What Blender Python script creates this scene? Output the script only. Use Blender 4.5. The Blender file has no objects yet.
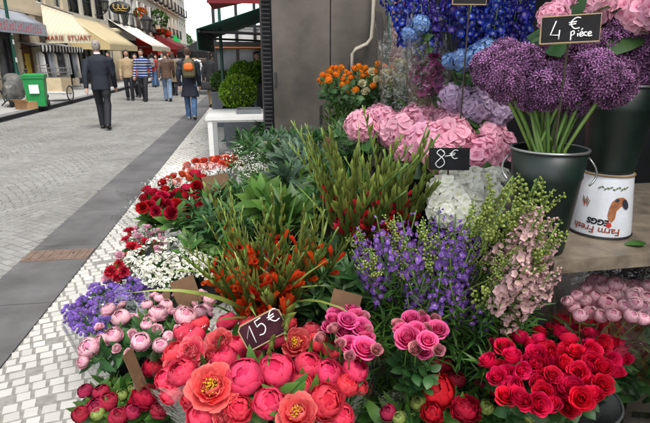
import bpy, math, random
import numpy as np
from mathutils import Vector, Matrix, Quaternion, Euler
R = math.radians
PI = math.pi
sc = bpy.context.scene
COL = sc.collection

# ------------------------------------------------------------------ camera
CAM_H = 1.5
PITCH = R(16.85)
HEAD = R(8.0)
FPX = 510.0                       # focal length in pixels of a 650 wide picture
cam_d = bpy.data.cameras.new('camera')
cam = bpy.data.objects.new('camera', cam_d)
COL.objects.link(cam)
cam.location = (0, 0, CAM_H)
cam.rotation_euler = (PI / 2 - PITCH, 0, -HEAD)
cam_d.sensor_width = 36
cam_d.lens = FPX / 650 * 36
cam_d.clip_start = 0.05
cam_d.clip_end = 3000
sc.camera = cam

# ------------------------------------------------------------------ sky, sun, exposure
SUN_EL, SUN_AZ = R(58), R(160)    # azimuth from +Y (street direction) clockwise: behind the camera, to the right
w = bpy.data.worlds.new('World')
sc.world = w
w.use_nodes = True
nt = w.node_tree
nt.nodes.clear()
sky = nt.nodes.new('ShaderNodeTexSky')
sky.sky_type = 'NISHITA'
sky.sun_disc = False
sky.sun_elevation = SUN_EL
sky.sun_rotation = SUN_AZ
sky.air_density = 1.0
sky.dust_density = 1.0
sky.ozone_density = 1.0
hsv = nt.nodes.new('ShaderNodeHueSaturation')
hsv.inputs['Saturation'].default_value = 0.22      # overcast: nearly white
bg = nt.nodes.new('ShaderNodeBackground')
bg.inputs['Strength'].default_value = 0.15
wo = nt.nodes.new('ShaderNodeOutputWorld')
nt.links.new(sky.outputs[0], hsv.inputs['Color'])
nt.links.new(hsv.outputs[0], bg.inputs['Color'])
nt.links.new(bg.outputs[0], wo.inputs[0])
sun_d = bpy.data.lights.new('sun', 'SUN')
sun_d.energy = 1.5
sun_d.angle = R(25)
sun_d.color = (1, 0.96, 0.9)
sun = bpy.data.objects.new('sun', sun_d)
COL.objects.link(sun)
sdir = Vector((math.sin(SUN_AZ) * math.cos(SUN_EL), math.cos(SUN_AZ) * math.cos(SUN_EL), math.sin(SUN_EL)))
sun.rotation_euler = sdir.to_track_quat('Z', 'Y').to_euler()
sun.location = sdir * 40
sc.view_settings.view_transform = 'Standard'
sc.view_settings.look = 'None'
sc.view_settings.gamma = 1
sc.view_settings.use_curve_mapping = False
sc.view_settings.exposure = 1.3
sc.render.engine = 'CYCLES'
sc.cycles.max_bounces = 7
sc.cycles.diffuse_bounces = 3
sc.cycles.glossy_bounces = 2
sc.cycles.transmission_bounces = 3
sc.cycles.transparent_max_bounces = 16
sc.cycles.caustics_reflective = False
sc.cycles.caustics_refractive = False

# ------------------------------------------------------------------ picture -> place (pinhole of the camera above)
FV = Vector((math.sin(HEAD), math.cos(HEAD), 0))
RV = Vector((math.cos(HEAD), -math.sin(HEAD), 0))
def _ray(px, py):
    v = py - 211.5
    return px - 325, FPX * math.cos(PITCH) - v * math.sin(PITCH), v * math.cos(PITCH) + FPX * math.sin(PITCH)
def PZ(px, py, z):
    "point of the place at height z seen at px, py"
    u, f, dn = _ray(px, py)
    d = (CAM_H - z) * f / dn
    p = FV * d + RV * (u * d / f)
    return Vector((p.x, p.y, z))
def PD(px, py, d):
    "point of the place at distance d ahead seen at px, py"
    u, f, dn = _ray(px, py)
    p = FV * d + RV * (u * d / f)
    return Vector((p.x, p.y, CAM_H - dn * d / f))
def PX(px, py, x):
    "point on the plane X = x seen at px, py"
    u, f, dn = _ray(px, py)
    q = FV * 1 + RV * (u / f)
    k = x / q.x
    return Vector((x, q.y * k, CAM_H - dn / f * k))
def unit(px, py, d):
    "size in metres of one picture pixel at distance d ahead"
    u, f, dn = _ray(px, py)
    return d / f

# ------------------------------------------------------------------ mesh builder
class MB:
    def __init__(s):
        s.v = []; s.f = []; s.a = []; s.n = 0; s.m = []
    def add(s, v, f, a=None, mi=0):
        v = np.asarray(v, dtype=float).reshape(-1, 3)
        n = s.n
        if a is not None and a.shape[1] == 2: a = np.hstack([a, np.full((len(a), 1), .5)])
        s.v.append(v)
        s.f.extend([tuple(i + n for i in q) for q in f])
        s.m.extend([mi] * len(f))
        if a is None:
            a = np.full((len(v), 3), .5)
        s.a.append(a)
        s.n += len(v)
        return s
    def addt(s, t, M, rnd=None, mi=0):
        v, f, a = t
        M = np.array(M)
        vv = v @ M[:3, :3].T + M[:3, 3]
        if rnd is not None:
            a = a.copy(); a[:, 1] = rnd
        return s.add(vv, f, a, mi)
    def tpl(s):
        return (np.concatenate(s.v), s.f, np.concatenate(s.a))
    def box(s, c, d, rz=0.0, mi=0, rnd=None, taper=1.0, rx=0.0):
        x, y, z = d[0] / 2, d[1] / 2, d[2] / 2
        v = np.array([(-x, -y, -z), (x, -y, -z), (x, y, -z), (-x, y, -z), (-x * taper, -y * taper, z), (x * taper, -y * taper, z), (x * taper, y * taper, z), (-x * taper, y * taper, z)])
        m = np.array(Euler((rx, 0, rz)).to_matrix())
        v = v @ m.T + np.array(c)
        a = None
        if rnd is not None:
            a = np.full((8, 2), 0.5); a[:, 1] = rnd
        return s.add(v, [(0, 3, 2, 1), (4, 5, 6, 7), (0, 1, 5, 4), (1, 2, 6, 5), (2, 3, 7, 6), (3, 0, 4, 7)], a, mi)
    def tube(s, pts, rad, n=6, mi=0, cap=True, rnd=0.5):
        pts = [Vector(p) for p in pts]
        k = len(pts)
        if not hasattr(rad, '__len__'):
            rad = [rad] * k
        vs = []
        up = Vector((0.13, 0.31, 0.94))
        for i, p in enumerate(pts):
            t = (pts[min(i + 1, k - 1)] - pts[max(i - 1, 0)])
            if t.length < 1e-9: t = Vector((0, 0, 1))
            t.normalize()
            if abs(t.dot(up)) > .98: up = Vector((1, .1, 0)).normalized()
            a = t.cross(up).normalized(); b = t.cross(a).normalized()
            up = a.cross(t).normalized() if False else up
            for j in range(n):
                q = 2 * PI * j / n
                vs.append(p + (a * math.cos(q) + b * math.sin(q)) * rad[i])
        fs = []
        for i in range(k - 1):
            for j in range(n):
                j2 = (j + 1) % n
                fs.append((i * n + j, i * n + j2, (i + 1) * n + j2, (i + 1) * n + j))
        if cap:
            fs.append(tuple(range(n))[::-1]); fs.append(tuple((k - 1) * n + j for j in range(n)))
        at = np.full((len(vs), 2), 0.5); at[:, 0] = np.repeat(np.linspace(0, 1, k), n); at[:, 1] = rnd
        return s.add([tuple(p) for p in vs], fs, at, mi)
    def lathe(s, prof, n=24, c=(0, 0, 0), mi=0, close=False):
        vs = []
        for r, z in prof:
            for j in range(n):
                q = 2 * PI * j / n
                vs.append((c[0] + r * math.cos(q), c[1] + r * math.sin(q), c[2] + z))
        fs = []
        k = len(prof)
        for i in range(k - 1):
            for j in range(n):
                j2 = (j + 1) % n
                fs.append((i * n + j, i * n + j2, (i + 1) * n + j2, (i + 1) * n + j))
        if close:
            fs.append(tuple(range(n))[::-1]); fs.append(tuple((k - 1) * n + j for j in range(n)))
        at = np.full((len(vs), 2), 0.5); at[:, 0] = np.repeat(np.linspace(0, 1, k), n)
        return s.add(vs, fs, at, mi)
    def prism(s, poly, axis, a0, a1, mi=0):
        "poly: 2D points, extruded along an axis ('x','y','z') from a0 to a1"
        n = len(poly)
        def P(p, h):
            if axis == 'x': return (h, p[0], p[1])
            if axis == 'y': return (p[0], h, p[1])
            return (p[0], p[1], h)
        v = [P(p, a0) for p in poly] + [P(p, a1) for p in poly]
        f = [tuple(range(n))[::-1], tuple(range(n, 2 * n))] + [(i, (i + 1) % n, n + (i + 1) % n, n + i) for i in range(n)]
        return s.add(v, f, None, mi)
    def mesh(s, name, mats, smooth=True):
        me = bpy.data.meshes.new(name)
        v = np.concatenate(s.v) if s.v else np.zeros((0, 3))
        me.from_pydata(v.tolist(), [], s.f)
        if not isinstance(mats, (list, tuple)): mats = [mats]
        for m in mats: me.materials.append(m)
        at = me.attributes.new('pc', 'FLOAT_COLOR', 'POINT')
        a = np.concatenate(s.a)
        buf = np.ones((len(a), 4), dtype=np.float32); buf[:, :3] = a
        at.data.foreach_set('color', buf.ravel())
        if len(mats) > 1:
            me.polygons.foreach_set('material_index', s.m)
        me.polygons.foreach_set('use_smooth', [smooth] * len(s.f))
        me.update()
        return me
    def build(s, name, mats, parent=None, smooth=False, loc=None):
        return link(name, s.mesh(name, mats, smooth), parent, loc)

def link(name, me, parent=None, loc=None, rot=None, scale=None):
    o = bpy.data.objects.new(name, me)
    COL.objects.link(o)
    if parent: o.parent = parent
    if loc is not None: o.location = loc
    if rot is not None:
        if isinstance(rot, Quaternion):
            o.rotation_mode = 'QUATERNION'; o.rotation_quaternion = rot
        else: o.rotation_euler = rot
    if scale is not None: o.scale = (scale,) * 3 if not hasattr(scale, '__len__') else scale
    return o
def tag(o, label=None, cat=None, group=None, kind=None):
    if label: o['label'] = label
    if cat: o['category'] = cat
    if group: o['group'] = group
    if kind: o['kind'] = kind
    return o
def thing(name, label, cat, loc=(0, 0, 0), rz=0.0, group=None):
    o = bpy.data.objects.new(name, None)
    COL.objects.link(o)
    o.empty_display_size = .05
    o.location = loc; o.rotation_euler = (0, 0, rz)
    return tag(o, label, cat, group)
def struct(o): return tag(o, kind='structure')
def copy_tree(o, parent=None):
    c = o.copy(); COL.objects.link(c)
    if parent: c.parent = parent
    for ch in list(o.children): copy_tree(ch, c)
    return c
def aim(d, spin=0.0):
    return Vector(d).to_track_quat('Z', 'Y') @ Quaternion((0, 0, 1), spin)
def smooth_by_angle(o, ang=40):
    me = o.data
    me.polygons.foreach_set('use_smooth', [True] * len(me.polygons))
    try: me.set_sharp_from_angle(angle=R(ang))
    except Exception: pass
    return o

# ------------------------------------------------------------------ materials
def newmat(name):
    m = bpy.data.materials.new(name); m.use_nodes = True
    n = m.node_tree; n.nodes.clear()
    out = n.nodes.new('ShaderNodeOutputMaterial')
    return m, n, out
def N(n, typ, **kw):
    d = n.nodes.new(typ)
    for k, v in kw.items():
        if k.startswith('i_'):
            d.inputs[k[2:].replace('_', ' ')].default_value = v
        else: setattr(d, k, v)
    return d
def c4(c): return (c[0], c[1], c[2], 1)
def mat(name, col, rough=0.6, metal=0.0, var=0.12, scale=6.0, bump=0.0, bscale=40.0, spec=0.4, col2=None, coat=0.0, detail=5):
    "plain surface with noise wear in its colour and roughness"
    m, n, out = newmat(name)
    b = N(n, 'ShaderNodeBsdfPrincipled')
    b.inputs['Metallic'].default_value = metal
    b.inputs['Specular IOR Level'].default_value = spec
    b.inputs['Coat Weight'].default_value = coat
    tc = N(n, 'ShaderNodeTexCoord')
    nz = N(n, 'ShaderNodeTexNoise'); nz.inputs['Scale'].default_value = scale; nz.inputs['Detail'].default_value = detail; nz.inputs['Roughness'].default_value = .62
    n.links.new(tc.outputs['Object'], nz.inputs['Vector'])
    rp = N(n, 'ShaderNodeValToRGB')
    lo = [max(0, x * (1 - var)) for x in col] if col2 is None else col2
    hi = [min(1, x * (1 + var)) for x in col]
    rp.color_ramp.elements[0].position = .3; rp.color_ramp.elements[1].position = .7
    rp.color_ramp.elements[0].color = c4(lo); rp.color_ramp.elements[1].color = c4(hi)
    n.links.new(nz.outputs['Fac'], rp.inputs['Fac'])
    n.links.new(rp.outputs[0], b.inputs['Base Color'])
    mr = N(n, 'ShaderNodeMapRange'); mr.inputs['To Min'].default_value = max(.05, rough - .12); mr.inputs['To Max'].default_value = min(1, rough + .12)
    n.links.new(nz.outputs['Fac'], mr.inputs['Value']); n.links.new(mr.outputs[0], b.inputs['Roughness'])
    if bump:
        n2 = N(n, 'ShaderNodeTexNoise'); n2.inputs['Scale'].default_value = bscale; n2.inputs['Detail'].default_value = 4
        n.links.new(tc.outputs['Object'], n2.inputs['Vector'])
        bp = N(n, 'ShaderNodeBump'); bp.inputs['Strength'].default_value = bump; bp.inputs['Distance'].default_value = .01
        n.links.new(n2.outputs['Fac'], bp.inputs['Height']); n.links.new(bp.outputs[0], b.inputs['Normal'])
    n.links.new(b.outputs[0], out.inputs[0])
    return m
def petal(name, base, tip, mid=None, trans=0.3, rough=0.55, hv=0.008, vv=0.2, sheen=0.3, objvar=0.12, streak=.75):
    "petal: colour runs from the base of a petal to its rim, each petal and each bloom a little different"
    m, n, out = newmat(name)
    at = N(n, 'ShaderNodeAttribute', attribute_name='pc')
    sp = N(n, 'ShaderNodeSeparateColor'); n.links.new(at.outputs['Color'], sp.inputs[0])
    rp = N(n, 'ShaderNodeValToRGB')
    rp.color_ramp.elements[0].color = c4(base); rp.color_ramp.elements[1].color = c4(tip)
    rp.color_ramp.elements[0].position = 0.05; rp.color_ramp.elements[1].position = .95
    if mid:
        e = rp.color_ramp.elements.new(.5); e.color = c4(mid)
    n.links.new(sp.outputs[0], rp.inputs[0])
    oi = N(n, 'ShaderNodeObjectInfo')
    hs = N(n, 'ShaderNodeHueSaturation')
    mh = N(n, 'ShaderNodeMapRange'); mh.inputs['To Min'].default_value = .5 - hv; mh.inputs['To Max'].default_value = .5 + hv
    n.links.new(oi.outputs['Random'], mh.inputs['Value']); n.links.new(mh.outputs[0], hs.inputs['Hue'])
    mv = N(n, 'ShaderNodeMapRange'); mv.inputs['To Min'].default_value = 1 - vv; mv.inputs['To Max'].default_value = 1 + vv
    n.links.new(sp.outputs[1], mv.inputs['Value'])
    mo = N(n, 'ShaderNodeMapRange'); mo.inputs['To Min'].default_value = 1 - objvar; mo.inputs['To Max'].default_value = 1 + objvar
    ad = N(n, 'ShaderNodeMath', operation='MULTIPLY_ADD'); ad.inputs[1].default_value = 7.13; ad.inputs[2].default_value = .31
    fr = N(n, 'ShaderNodeMath', operation='FRACT')
    n.links.new(oi.outputs['Random'], ad.inputs[0]); n.links.new(ad.outputs[0], fr.inputs[0]); n.links.new(fr.outputs[0], mo.inputs['Value'])
    ml = N(n, 'ShaderNodeMath', operation='MULTIPLY'); n.links.new(mv.outputs[0], ml.inputs[0]); n.links.new(mo.outputs[0], ml.inputs[1])
    n.links.new(ml.outputs[0], hs.inputs['Value'])
    n.links.new(rp.outputs[0], hs.inputs['Color'])
    # fine veins
    tc = N(n, 'ShaderNodeTexCoord')
    nz = N(n, 'ShaderNodeTexNoise'); nz.inputs['Scale'].default_value = 90; nz.inputs['Detail'].default_value = 3
    cx = N(n, 'ShaderNodeCombineXYZ')
    for k_, sc_, o_ in ((0, 1.6, 0), (1, 37.0, 1), (2, 9.0, 2)):
        q_ = N(n, 'ShaderNodeMath', operation='MULTIPLY'); q_.inputs[1].default_value = sc_; n.links.new(sp.outputs[(0, 1, 2)[o_]], q_.inputs[0]); n.links.new(q_.outputs[0], cx.inputs[k_])
    nz.inputs['Scale'].default_value = 1.0
    n.links.new(cx.outputs[0], nz.inputs['Vector'])
    mx = N(n, 'ShaderNodeMix', data_type='RGBA', blend_type='MULTIPLY'); mx.inputs['Factor'].default_value = streak
    r2 = N(n, 'ShaderNodeValToRGB'); r2.color_ramp.elements[0].color = (.80, .76, .76, 1); r2.color_ramp.elements[1].color = (1.0, 1.0, 1.0, 1); r2.color_ramp.elements[0].position = .3; r2.color_ramp.elements[1].position = .6
    n.links.new(nz.outputs['Fac'], r2.inputs[0])
    n.links.new(hs.outputs[0], mx.inputs['A']); n.links.new(r2.outputs[0], mx.inputs['B'])
    b = N(n, 'ShaderNodeBsdfPrincipled'); b.inputs['Roughness'].default_value = rough; b.inputs['Specular IOR Level'].default_value = .12 if sheen else .32
    t = N(n, 'ShaderNodeBsdfTranslucent')
    ms = N(n, 'ShaderNodeMixShader'); ms.inputs[0].default_value = trans
    bp = N(n, 'ShaderNodeBump'); bp.inputs['Strength'].default_value = .35; bp.inputs['Distance'].default_value = .0025
    n.links.new(nz.outputs['Fac'], bp.inputs['Height']); n.links.new(bp.outputs[0], b.inputs['Normal'])
    for x in (b.inputs['Base Color'], t.inputs['Color']): n.links.new(mx.outputs['Result'], x)
    n.links.new(b.outputs[0], ms.inputs[1]); n.links.new(t.outputs[0], ms.inputs[2]); n.links.new(ms.outputs[0], out.inputs[0])
    return m
def leafmat(name, c, c2=None, trans=.25, rough=.42, vv=.3, hv=.02): return petal(name, c, c2 or c, trans=trans, rough=rough, vv=vv, sheen=0, hv=hv, objvar=.25)
def glassy(name, tint=(1, 1, 1), refl=.12, rough=.08, add=.03):
    "thin clear film or pane: see-through with a sheen that grows at grazing angles"
    m, n, out = newmat(name)
    t = N(n, 'ShaderNodeBsdfTransparent'); t.inputs[0].default_value = c4(tint)
    g = N(n, 'ShaderNodeBsdfGlossy'); g.inputs['Roughness'].default_value = rough
    lw = N(n, 'ShaderNodeLayerWeight'); lw.inputs['Blend'].default_value = .35
    mr = N(n, 'ShaderNodeMapRange'); mr.inputs['To Min'].default_value = add; mr.inputs['To Max'].default_value = add + refl * 2
    n.links.new(lw.outputs['Facing'], mr.inputs['Value'])
    ms = N(n, 'ShaderNodeMixShader'); n.links.new(mr.outputs[0], ms.inputs[0])
    tc = N(n, 'ShaderNodeTexCoord'); nz = N(n, 'ShaderNodeTexNoise'); nz.inputs['Scale'].default_value = 25; nz.inputs['Detail'].default_value = 3
    n.links.new(tc.outputs['Object'], nz.inputs['Vector'])
    bp = N(n, 'ShaderNodeBump'); bp.inputs['Strength'].default_value = .9; bp.inputs['Distance'].default_value = .02
    n.links.new(nz.outputs['Fac'], bp.inputs['Height']); n.links.new(bp.outputs[0], g.inputs['Normal'])
    n.links.new(t.outputs[0], ms.inputs[1]); n.links.new(g.outputs[0], ms.inputs[2]); n.links.new(ms.outputs[0], out.inputs[0])
    return m
def attrmat(name, lo, hi, rough=.7, bump=.3, bscale=60, spec=.35, scale=3.0):
    "setts: each stone has its own grey, with grain"
    m, n, out = newmat(name)
    at = N(n, 'ShaderNodeAttribute', attribute_name='pc')
    sp = N(n, 'ShaderNodeSeparateColor'); n.links.new(at.outputs['Color'], sp.inputs[0])
    rp = N(n, 'ShaderNodeValToRGB'); rp.color_ramp.elements[0].color = c4(lo); rp.color_ramp.elements[1].color = c4(hi)
    n.links.new(sp.outputs[1], rp.inputs[0])
    tc = N(n, 'ShaderNodeTexCoord')
    nz = N(n, 'ShaderNodeTexNoise'); nz.inputs['Scale'].default_value = bscale; nz.inputs['Detail'].default_value = 4
    n2 = N(n, 'ShaderNodeTexNoise'); n2.inputs['Scale'].default_value = scale; n2.inputs['Detail'].default_value = 6
    for q in (nz, n2): n.links.new(tc.outputs['Object'], q.inputs['Vector'])
    r2 = N(n, 'ShaderNodeValToRGB'); r2.color_ramp.elements[0].color = (.72, .71, .70, 1); r2.color_ramp.elements[1].color = (1.05, 1.05, 1.05, 1); r2.color_ramp.elements[0].position = .33; r2.color_ramp.elements[1].position = .6
    n.links.new(n2.outputs['Fac'], r2.inputs[0])
    mx = N(n, 'ShaderNodeMix', data_type='RGBA', blend_type='MULTIPLY'); mx.inputs['Factor'].default_value = .8
    n.links.new(rp.outputs[0], mx.inputs['A']); n.links.new(r2.outputs[0], mx.inputs['B'])
    b = N(n, 'ShaderNodeBsdfPrincipled'); b.inputs['Roughness'].default_value = rough; b.inputs['Specular IOR Level'].default_value = spec
    n.links.new(mx.outputs['Result'], b.inputs['Base Color'])
    bp = N(n, 'ShaderNodeBump'); bp.inputs['Strength'].default_value = bump; bp.inputs['Distance'].default_value = .004
    n.links.new(nz.outputs['Fac'], bp.inputs['Height']); n.links.new(bp.outputs[0], b.inputs['Normal'])
    n.links.new(b.outputs[0], out.inputs[0])
    return m
def stripes(name, c1, c2, axis=1, freq=4.0, rough=.75, duty=.5):
    "woven awning cloth with stripes along one axis of the object"
    m, n, out = newmat(name)
    tc = N(n, 'ShaderNodeTexCoord'); sx = N(n, 'ShaderNodeSeparateXYZ'); n.links.new(tc.outputs['Object'], sx.inputs[0])
    mu = N(n, 'ShaderNodeMath', operation='MULTIPLY'); mu.inputs[1].default_value = freq; n.links.new(sx.outputs[axis], mu.inputs[0])
    fr = N(n, 'ShaderNodeMath', operation='FRACT'); n.links.new(mu.outputs[0], fr.inputs[0])
    gt = N(n, 'ShaderNodeMath', operation='GREATER_THAN'); gt.inputs[1].default_value = duty; n.links.new(fr.outputs[0], gt.inputs[0])
    mx = N(n, 'ShaderNodeMix', data_type='RGBA'); mx.inputs['A'].default_value = c4(c1); mx.inputs['B'].default_value = c4(c2)
    n.links.new(gt.outputs[0], mx.inputs['Factor'])
    b = N(n, 'ShaderNodeBsdfPrincipled'); b.inputs['Roughness'].default_value = rough; b.inputs['Specular IOR Level'].default_value = .2
    t = N(n, 'ShaderNodeBsdfTranslucent'); ms = N(n, 'ShaderNodeMixShader'); ms.inputs[0].default_value = .3
    n.links.new(mx.outputs['Result'], b.inputs['Base Color']); n.links.new(mx.outputs['Result'], t.inputs[0])
    n.links.new(b.outputs[0], ms.inputs[1]); n.links.new(t.outputs[0], ms.inputs[2]); n.links.new(ms.outputs[0], out.inputs[0])
    return m

M = {}
M['sett_grey'] = attrmat('grey_sett', (.205, .202, .192), (.275, .271, .257), scale=.9)
M['sett_white'] = attrmat('pale_sett', (.47, .455, .42), (.57, .555, .52), scale=.7)
M['joint'] = mat('joint_sand', (.165, .158, .142), .95, var=.3, scale=30)
M['joint_pale'] = mat('pale_joint_sand', (.23, .22, .20), .95, var=.3, scale=30)
M['slab'] = mat('grey_slab', (.105, .103, .103), .6, var=.35, scale=2.2, bump=.15, bscale=90)
M['kerb'] = mat('kerb_stone', (.20, .20, .20), .8, var=.2, scale=3, bump=.2)
M['kerb_dark'] = mat('near_black_kerb', (.02, .02, .022), .8, var=.2)  # near-black tone for the kerb face and the gutter strip
M['sidewalk'] = mat('sidewalk_paving', (.38, .375, .36), .85, var=.12, scale=1.5)
M['road_far'] = mat('far_setts', (.205, .199, .181), .85, var=.15, scale=3)
M['rust'] = mat('rusty_plate', (.16, .11, .085), .75, var=.3, scale=14, bump=.2)
M['cream'] = mat('cream_stucco', (.56, .48, .35), .9, var=.1, scale=.8)
M['stone'] = mat('pale_stone', (.56, .52, .44), .9, var=.1, scale=.7)
M['white_wall'] = mat('white_stucco', (.66, .64, .59), .9, var=.08, scale=.6)
M['ochre_wall'] = mat('ochre_stucco', (.50, .40, .27), .9, var=.1, scale=.7)
M['dark_front'] = mat('dark_shopfront', (.03, .032, .04), .4, var=.3)
M['pane'] = mat('window_glass', (.045, .055, .065), .12, var=.35, scale=1.3, spec=.7)
M['pane_light'] = mat('shop_window_glass', (.12, .13, .14), .15, var=.5, scale=1.7, spec=.7)
M['white_paint'] = mat('white_paint', (.72, .71, .68), .55, var=.06)
M['iron'] = mat('black_iron', (.015, .015, .017), .5, var=.2)
M['green_iron'] = mat('green_iron', (.012, .07, .05), .45, var=.25)
M['door_wood'] = mat('door_wood', (.16, .065, .03), .5, var=.3, scale=8)
M['yellow'] = mat('yellow_sign', (.75, .52, .04), .6)
M['red_cloth'] = mat('red_awning_cloth', (.58, .035, .02), .75, var=.1)
M['darkred_cloth'] = mat('dark_red_cloth', (.16, .012, .016), .8, var=.12)
M['green_cloth'] = mat('green_awning_cloth', (.012, .075, .055), .75, var=.15)
M['black_cloth'] = mat('black_cloth', (.005, .005, .006), .8, var=.2)
M['grey_cloth'] = mat('grey_awning_cloth', (.30, .32, .36), .8)
M['cream_stripe'] = stripes('cream_striped_cloth', (.76, .70, .55), (.69, .62, .46), 0, 7)
M['yellow_stripe'] = stripes('yellow_striped_cloth', (.72, .58, .32), (.76, .68, .48), 1, 5)
M['bw_stripe'] = stripes('black_white_cloth', (.02, .02, .02), (.78, .77, .74), 1, 2.6)
M['offwhite_cloth'] = mat('offwhite_cloth', (.74, .70, .62), .8, var=.06)
M['red_letter'] = mat('dark_red_lettering', (.25, .045, .02), .7)
M['pink_letter'] = mat('pinkish_red_lettering', (.55, .10, .14), .7)
M['gold'] = mat('gold_lettering', (.62, .45, .14), .4, metal=.4)
M['neon_green'] = mat('green_cross_plastic', (.02, .5, .12), .4)
M['bin_green'] = mat('green_bin_plastic', (.01, .23, .055), .42, var=.15, scale=4)
M['sticker'] = mat('white_sticker', (.78, .78, .76), .6, var=.05)
M['tarp'] = mat('grey_tarpaulin', (.11, .108, .10), .45, var=.4, scale=5, bump=.5, bscale=9)
M['cardboard'] = mat('cardboard', (.40, .23, .11), .85, var=.12)
M['pale_wood'] = mat('pale_plywood', (.58, .47, .31), .65, var=.12, scale=5)
M['wire'] = mat('steel_wire', (.35, .35, .35), .35, metal=.8)
M['rubber'] = mat('black_rubber', (.02, .02, .02), .8)
M['panel_metal'] = mat('brown_grey_steel', (.11, .095, .082), .40, metal=.45, var=.6, scale=1.3, bump=.06, bscale=5, detail=9)
M['vent'] = mat('black_vent_steel', (.03, .03, .033), .5, var=.25)
M['conduit'] = mat('beige_conduit', (.42, .37, .31), .5, var=.1)
M['red_panel'] = mat('red_painted_panel', (.20, .03, .025), .55, var=.25, scale=4)
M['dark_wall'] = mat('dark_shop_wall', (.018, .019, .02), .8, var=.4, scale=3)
M['wood_shelf'] = mat('worn_shelf_wood', (.235, .19, .14), .42, var=.5, scale=9, bump=.15, bscale=25)
M['dark_wood'] = mat('dark_wood', (.045, .033, .025), .6, var=.35, scale=7)
M['bucket'] = mat('dark_green_bucket', (.0035, .013, .009), .46, var=.6, scale=9, spec=.6, bump=.12, bscale=4)
M['bucket_grey'] = mat('grey_bucket', (.14, .15, .155), .38, var=.2, scale=5)
M['bucket_black'] = mat('black_bucket', (.012, .013, .014), .4, var=.3)
M['zinc'] = mat('zinc_rim', (.36, .37, .37), .35, metal=.8)
M['enamel'] = mat('white_enamel', (.68, .70, .74), .25, var=.13, scale=9, bump=.05, bscale=12, spec=.5)
M['rusty_rim'] = mat('rusty_rim', (.27, .17, .07), .7, var=.3, scale=20)
M['table'] = mat('pale_grey_table', (.62, .62, .60), .5, var=.06)
M['tray'] = mat('grey_tray', (.13, .14, .15), .5)
M['slate'] = mat('slate_board', (.012, .012, .013), .7, var=.4, scale=20, spec=.15)
M['slate_wine'] = mat('wine_board', (.038, .009, .015), .65, var=.5, scale=20, spec=.15)
M['frame_wood'] = mat('board_frame_wood', (.33, .23, .13), .6, var=.15, scale=20)
M['chalk'] = mat('chalk', (.82, .82, .80), .9, var=.1, scale=60)
M['kraft'] = mat('kraft_tag', (.135, .075, .038), .85, var=.2, scale=25)
M['film'] = glassy('cellophane', (.95, .96, .96), .12, .10, .05)
M['film_paper'] = mat('cream_wrap', (.24, .18, .12), .8, var=.15)
M['film_bright'] = glassy('crinkled_cellophane', (.95, .96, .96), .24, .16, .10)
M['glass'] = glassy('terrace_glass', (.5, .52, .52), .2, .03, .04)
# ------------------------------------------------------------------ flower geometry
rng = np.random.default_rng(7)
random.seed(7)
def patch(h0, curl, L, W, az=0.0, nt=6, nu=5, r0=.002, z0=0.0, tip=0.0, ruf=0.0, tipw=.62, round_=.16, rnd=None, wmax=1.25):
    "one petal: a profile that leaves the centre at heading h0 and turns by curl, swept sideways over the width W"
    ts = np.linspace(0, 1, nt)
    fine = np.linspace(0, 1, 41)
    hd = h0 + curl * fine - tip * np.clip((fine - .68) / .32, 0, 1)
    dr = np.cos(hd) * L / 40; dz = np.sin(hd) * L / 40
    rr = r0 + np.concatenate([[0], np.cumsum(dr[:-1])]); zz = z0 + np.concatenate([[0], np.cumsum(dz[:-1])])
    us = np.linspace(-1, 1, nu)
    T, U = np.meshgrid(ts, us, indexing='ij')
    wid = W * np.sin(PI * (.10 + T * (.90 - .10 - .4 * (tipw - .3)))) ** .75
    te = np.clip(T - round_ * U ** 2 * T ** 2 - 0.0, 0, 1)
    r = np.interp(te, fine, rr); z = np.interp(te, fine, zz)
    if ruf:
        ph = rng.uniform(0, 6.28, 3)
        wob = np.sin(U * 5.2 + ph[0]) * .6 + np.sin(U * 9.1 + ph[1]) * .4 + rng.normal(0, .25, U.shape)
        r = r + wob * ruf * T ** 2 * .7; z = z + np.sin(U * 6.3 + ph[2]) * ruf * T ** 2 * .6
    a = np.clip(wid * U / np.maximum(np.abs(r), .4 * W), -wmax, wmax) + az
    v = np.stack([r * np.cos(a), r * np.sin(a), z], -1).reshape(-1, 3)
    f = [(i * nu + j, i * nu + j + 1, (i + 1) * nu + j + 1, (i + 1) * nu + j) for i in range(nt - 1) for j in range(nu - 1)]
    at = np.zeros((len(v), 3)); at[:, 0] = T.ravel(); at[:, 1] = rng.random() if rnd is None else rnd; at[:, 2] = U.ravel() * .5 + .5
    return v, f, at
def blade(L, W, bend=.6, fold=.15, nt=6, nu=3, point=.5, droop=0.0, twist=0.0, wave=0.0):
    "leaf blade growing along +Z and bending to +X"
    ts = np.linspace(0, 1, nt); us = np.linspace(-1, 1, nu)
    v = []; x = z = 0.0; pts = []
    for i, t in enumerate(ts):
        h = PI / 2 - bend * t - droop * t * t
        if i: x += math.cos(h) * L / (nt - 1); z += math.sin(h) * L / (nt - 1)
        pts.append((x, z, h))
    for (x, z, h), t in zip(pts, ts):
        wd = W * (math.sin(PI * min(1, (t + .04) ** point * .97)) ** .8) if t < 1 else W * .02
        for u in us:
            tw = twist * t
            y = wd * u * math.cos(tw); k = fold * wd * abs(u) + wd * u * math.sin(tw) + wave * math.sin(t * 9 + u)
            v.append((x - math.sin(h) * -k * 1.0, y, z - math.cos(h) * k))
    f = [(i * nu + j, i * nu + j + 1, (i + 1) * nu + j + 1, (i + 1) * nu + j) for i in range(nt - 1) for j in range(nu - 1)]
    at = np.zeros((len(v), 2)); at[:, 0] = np.repeat(ts, nu); at[:, 1] = rng.random()
    return np.array(v), f, at
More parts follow.
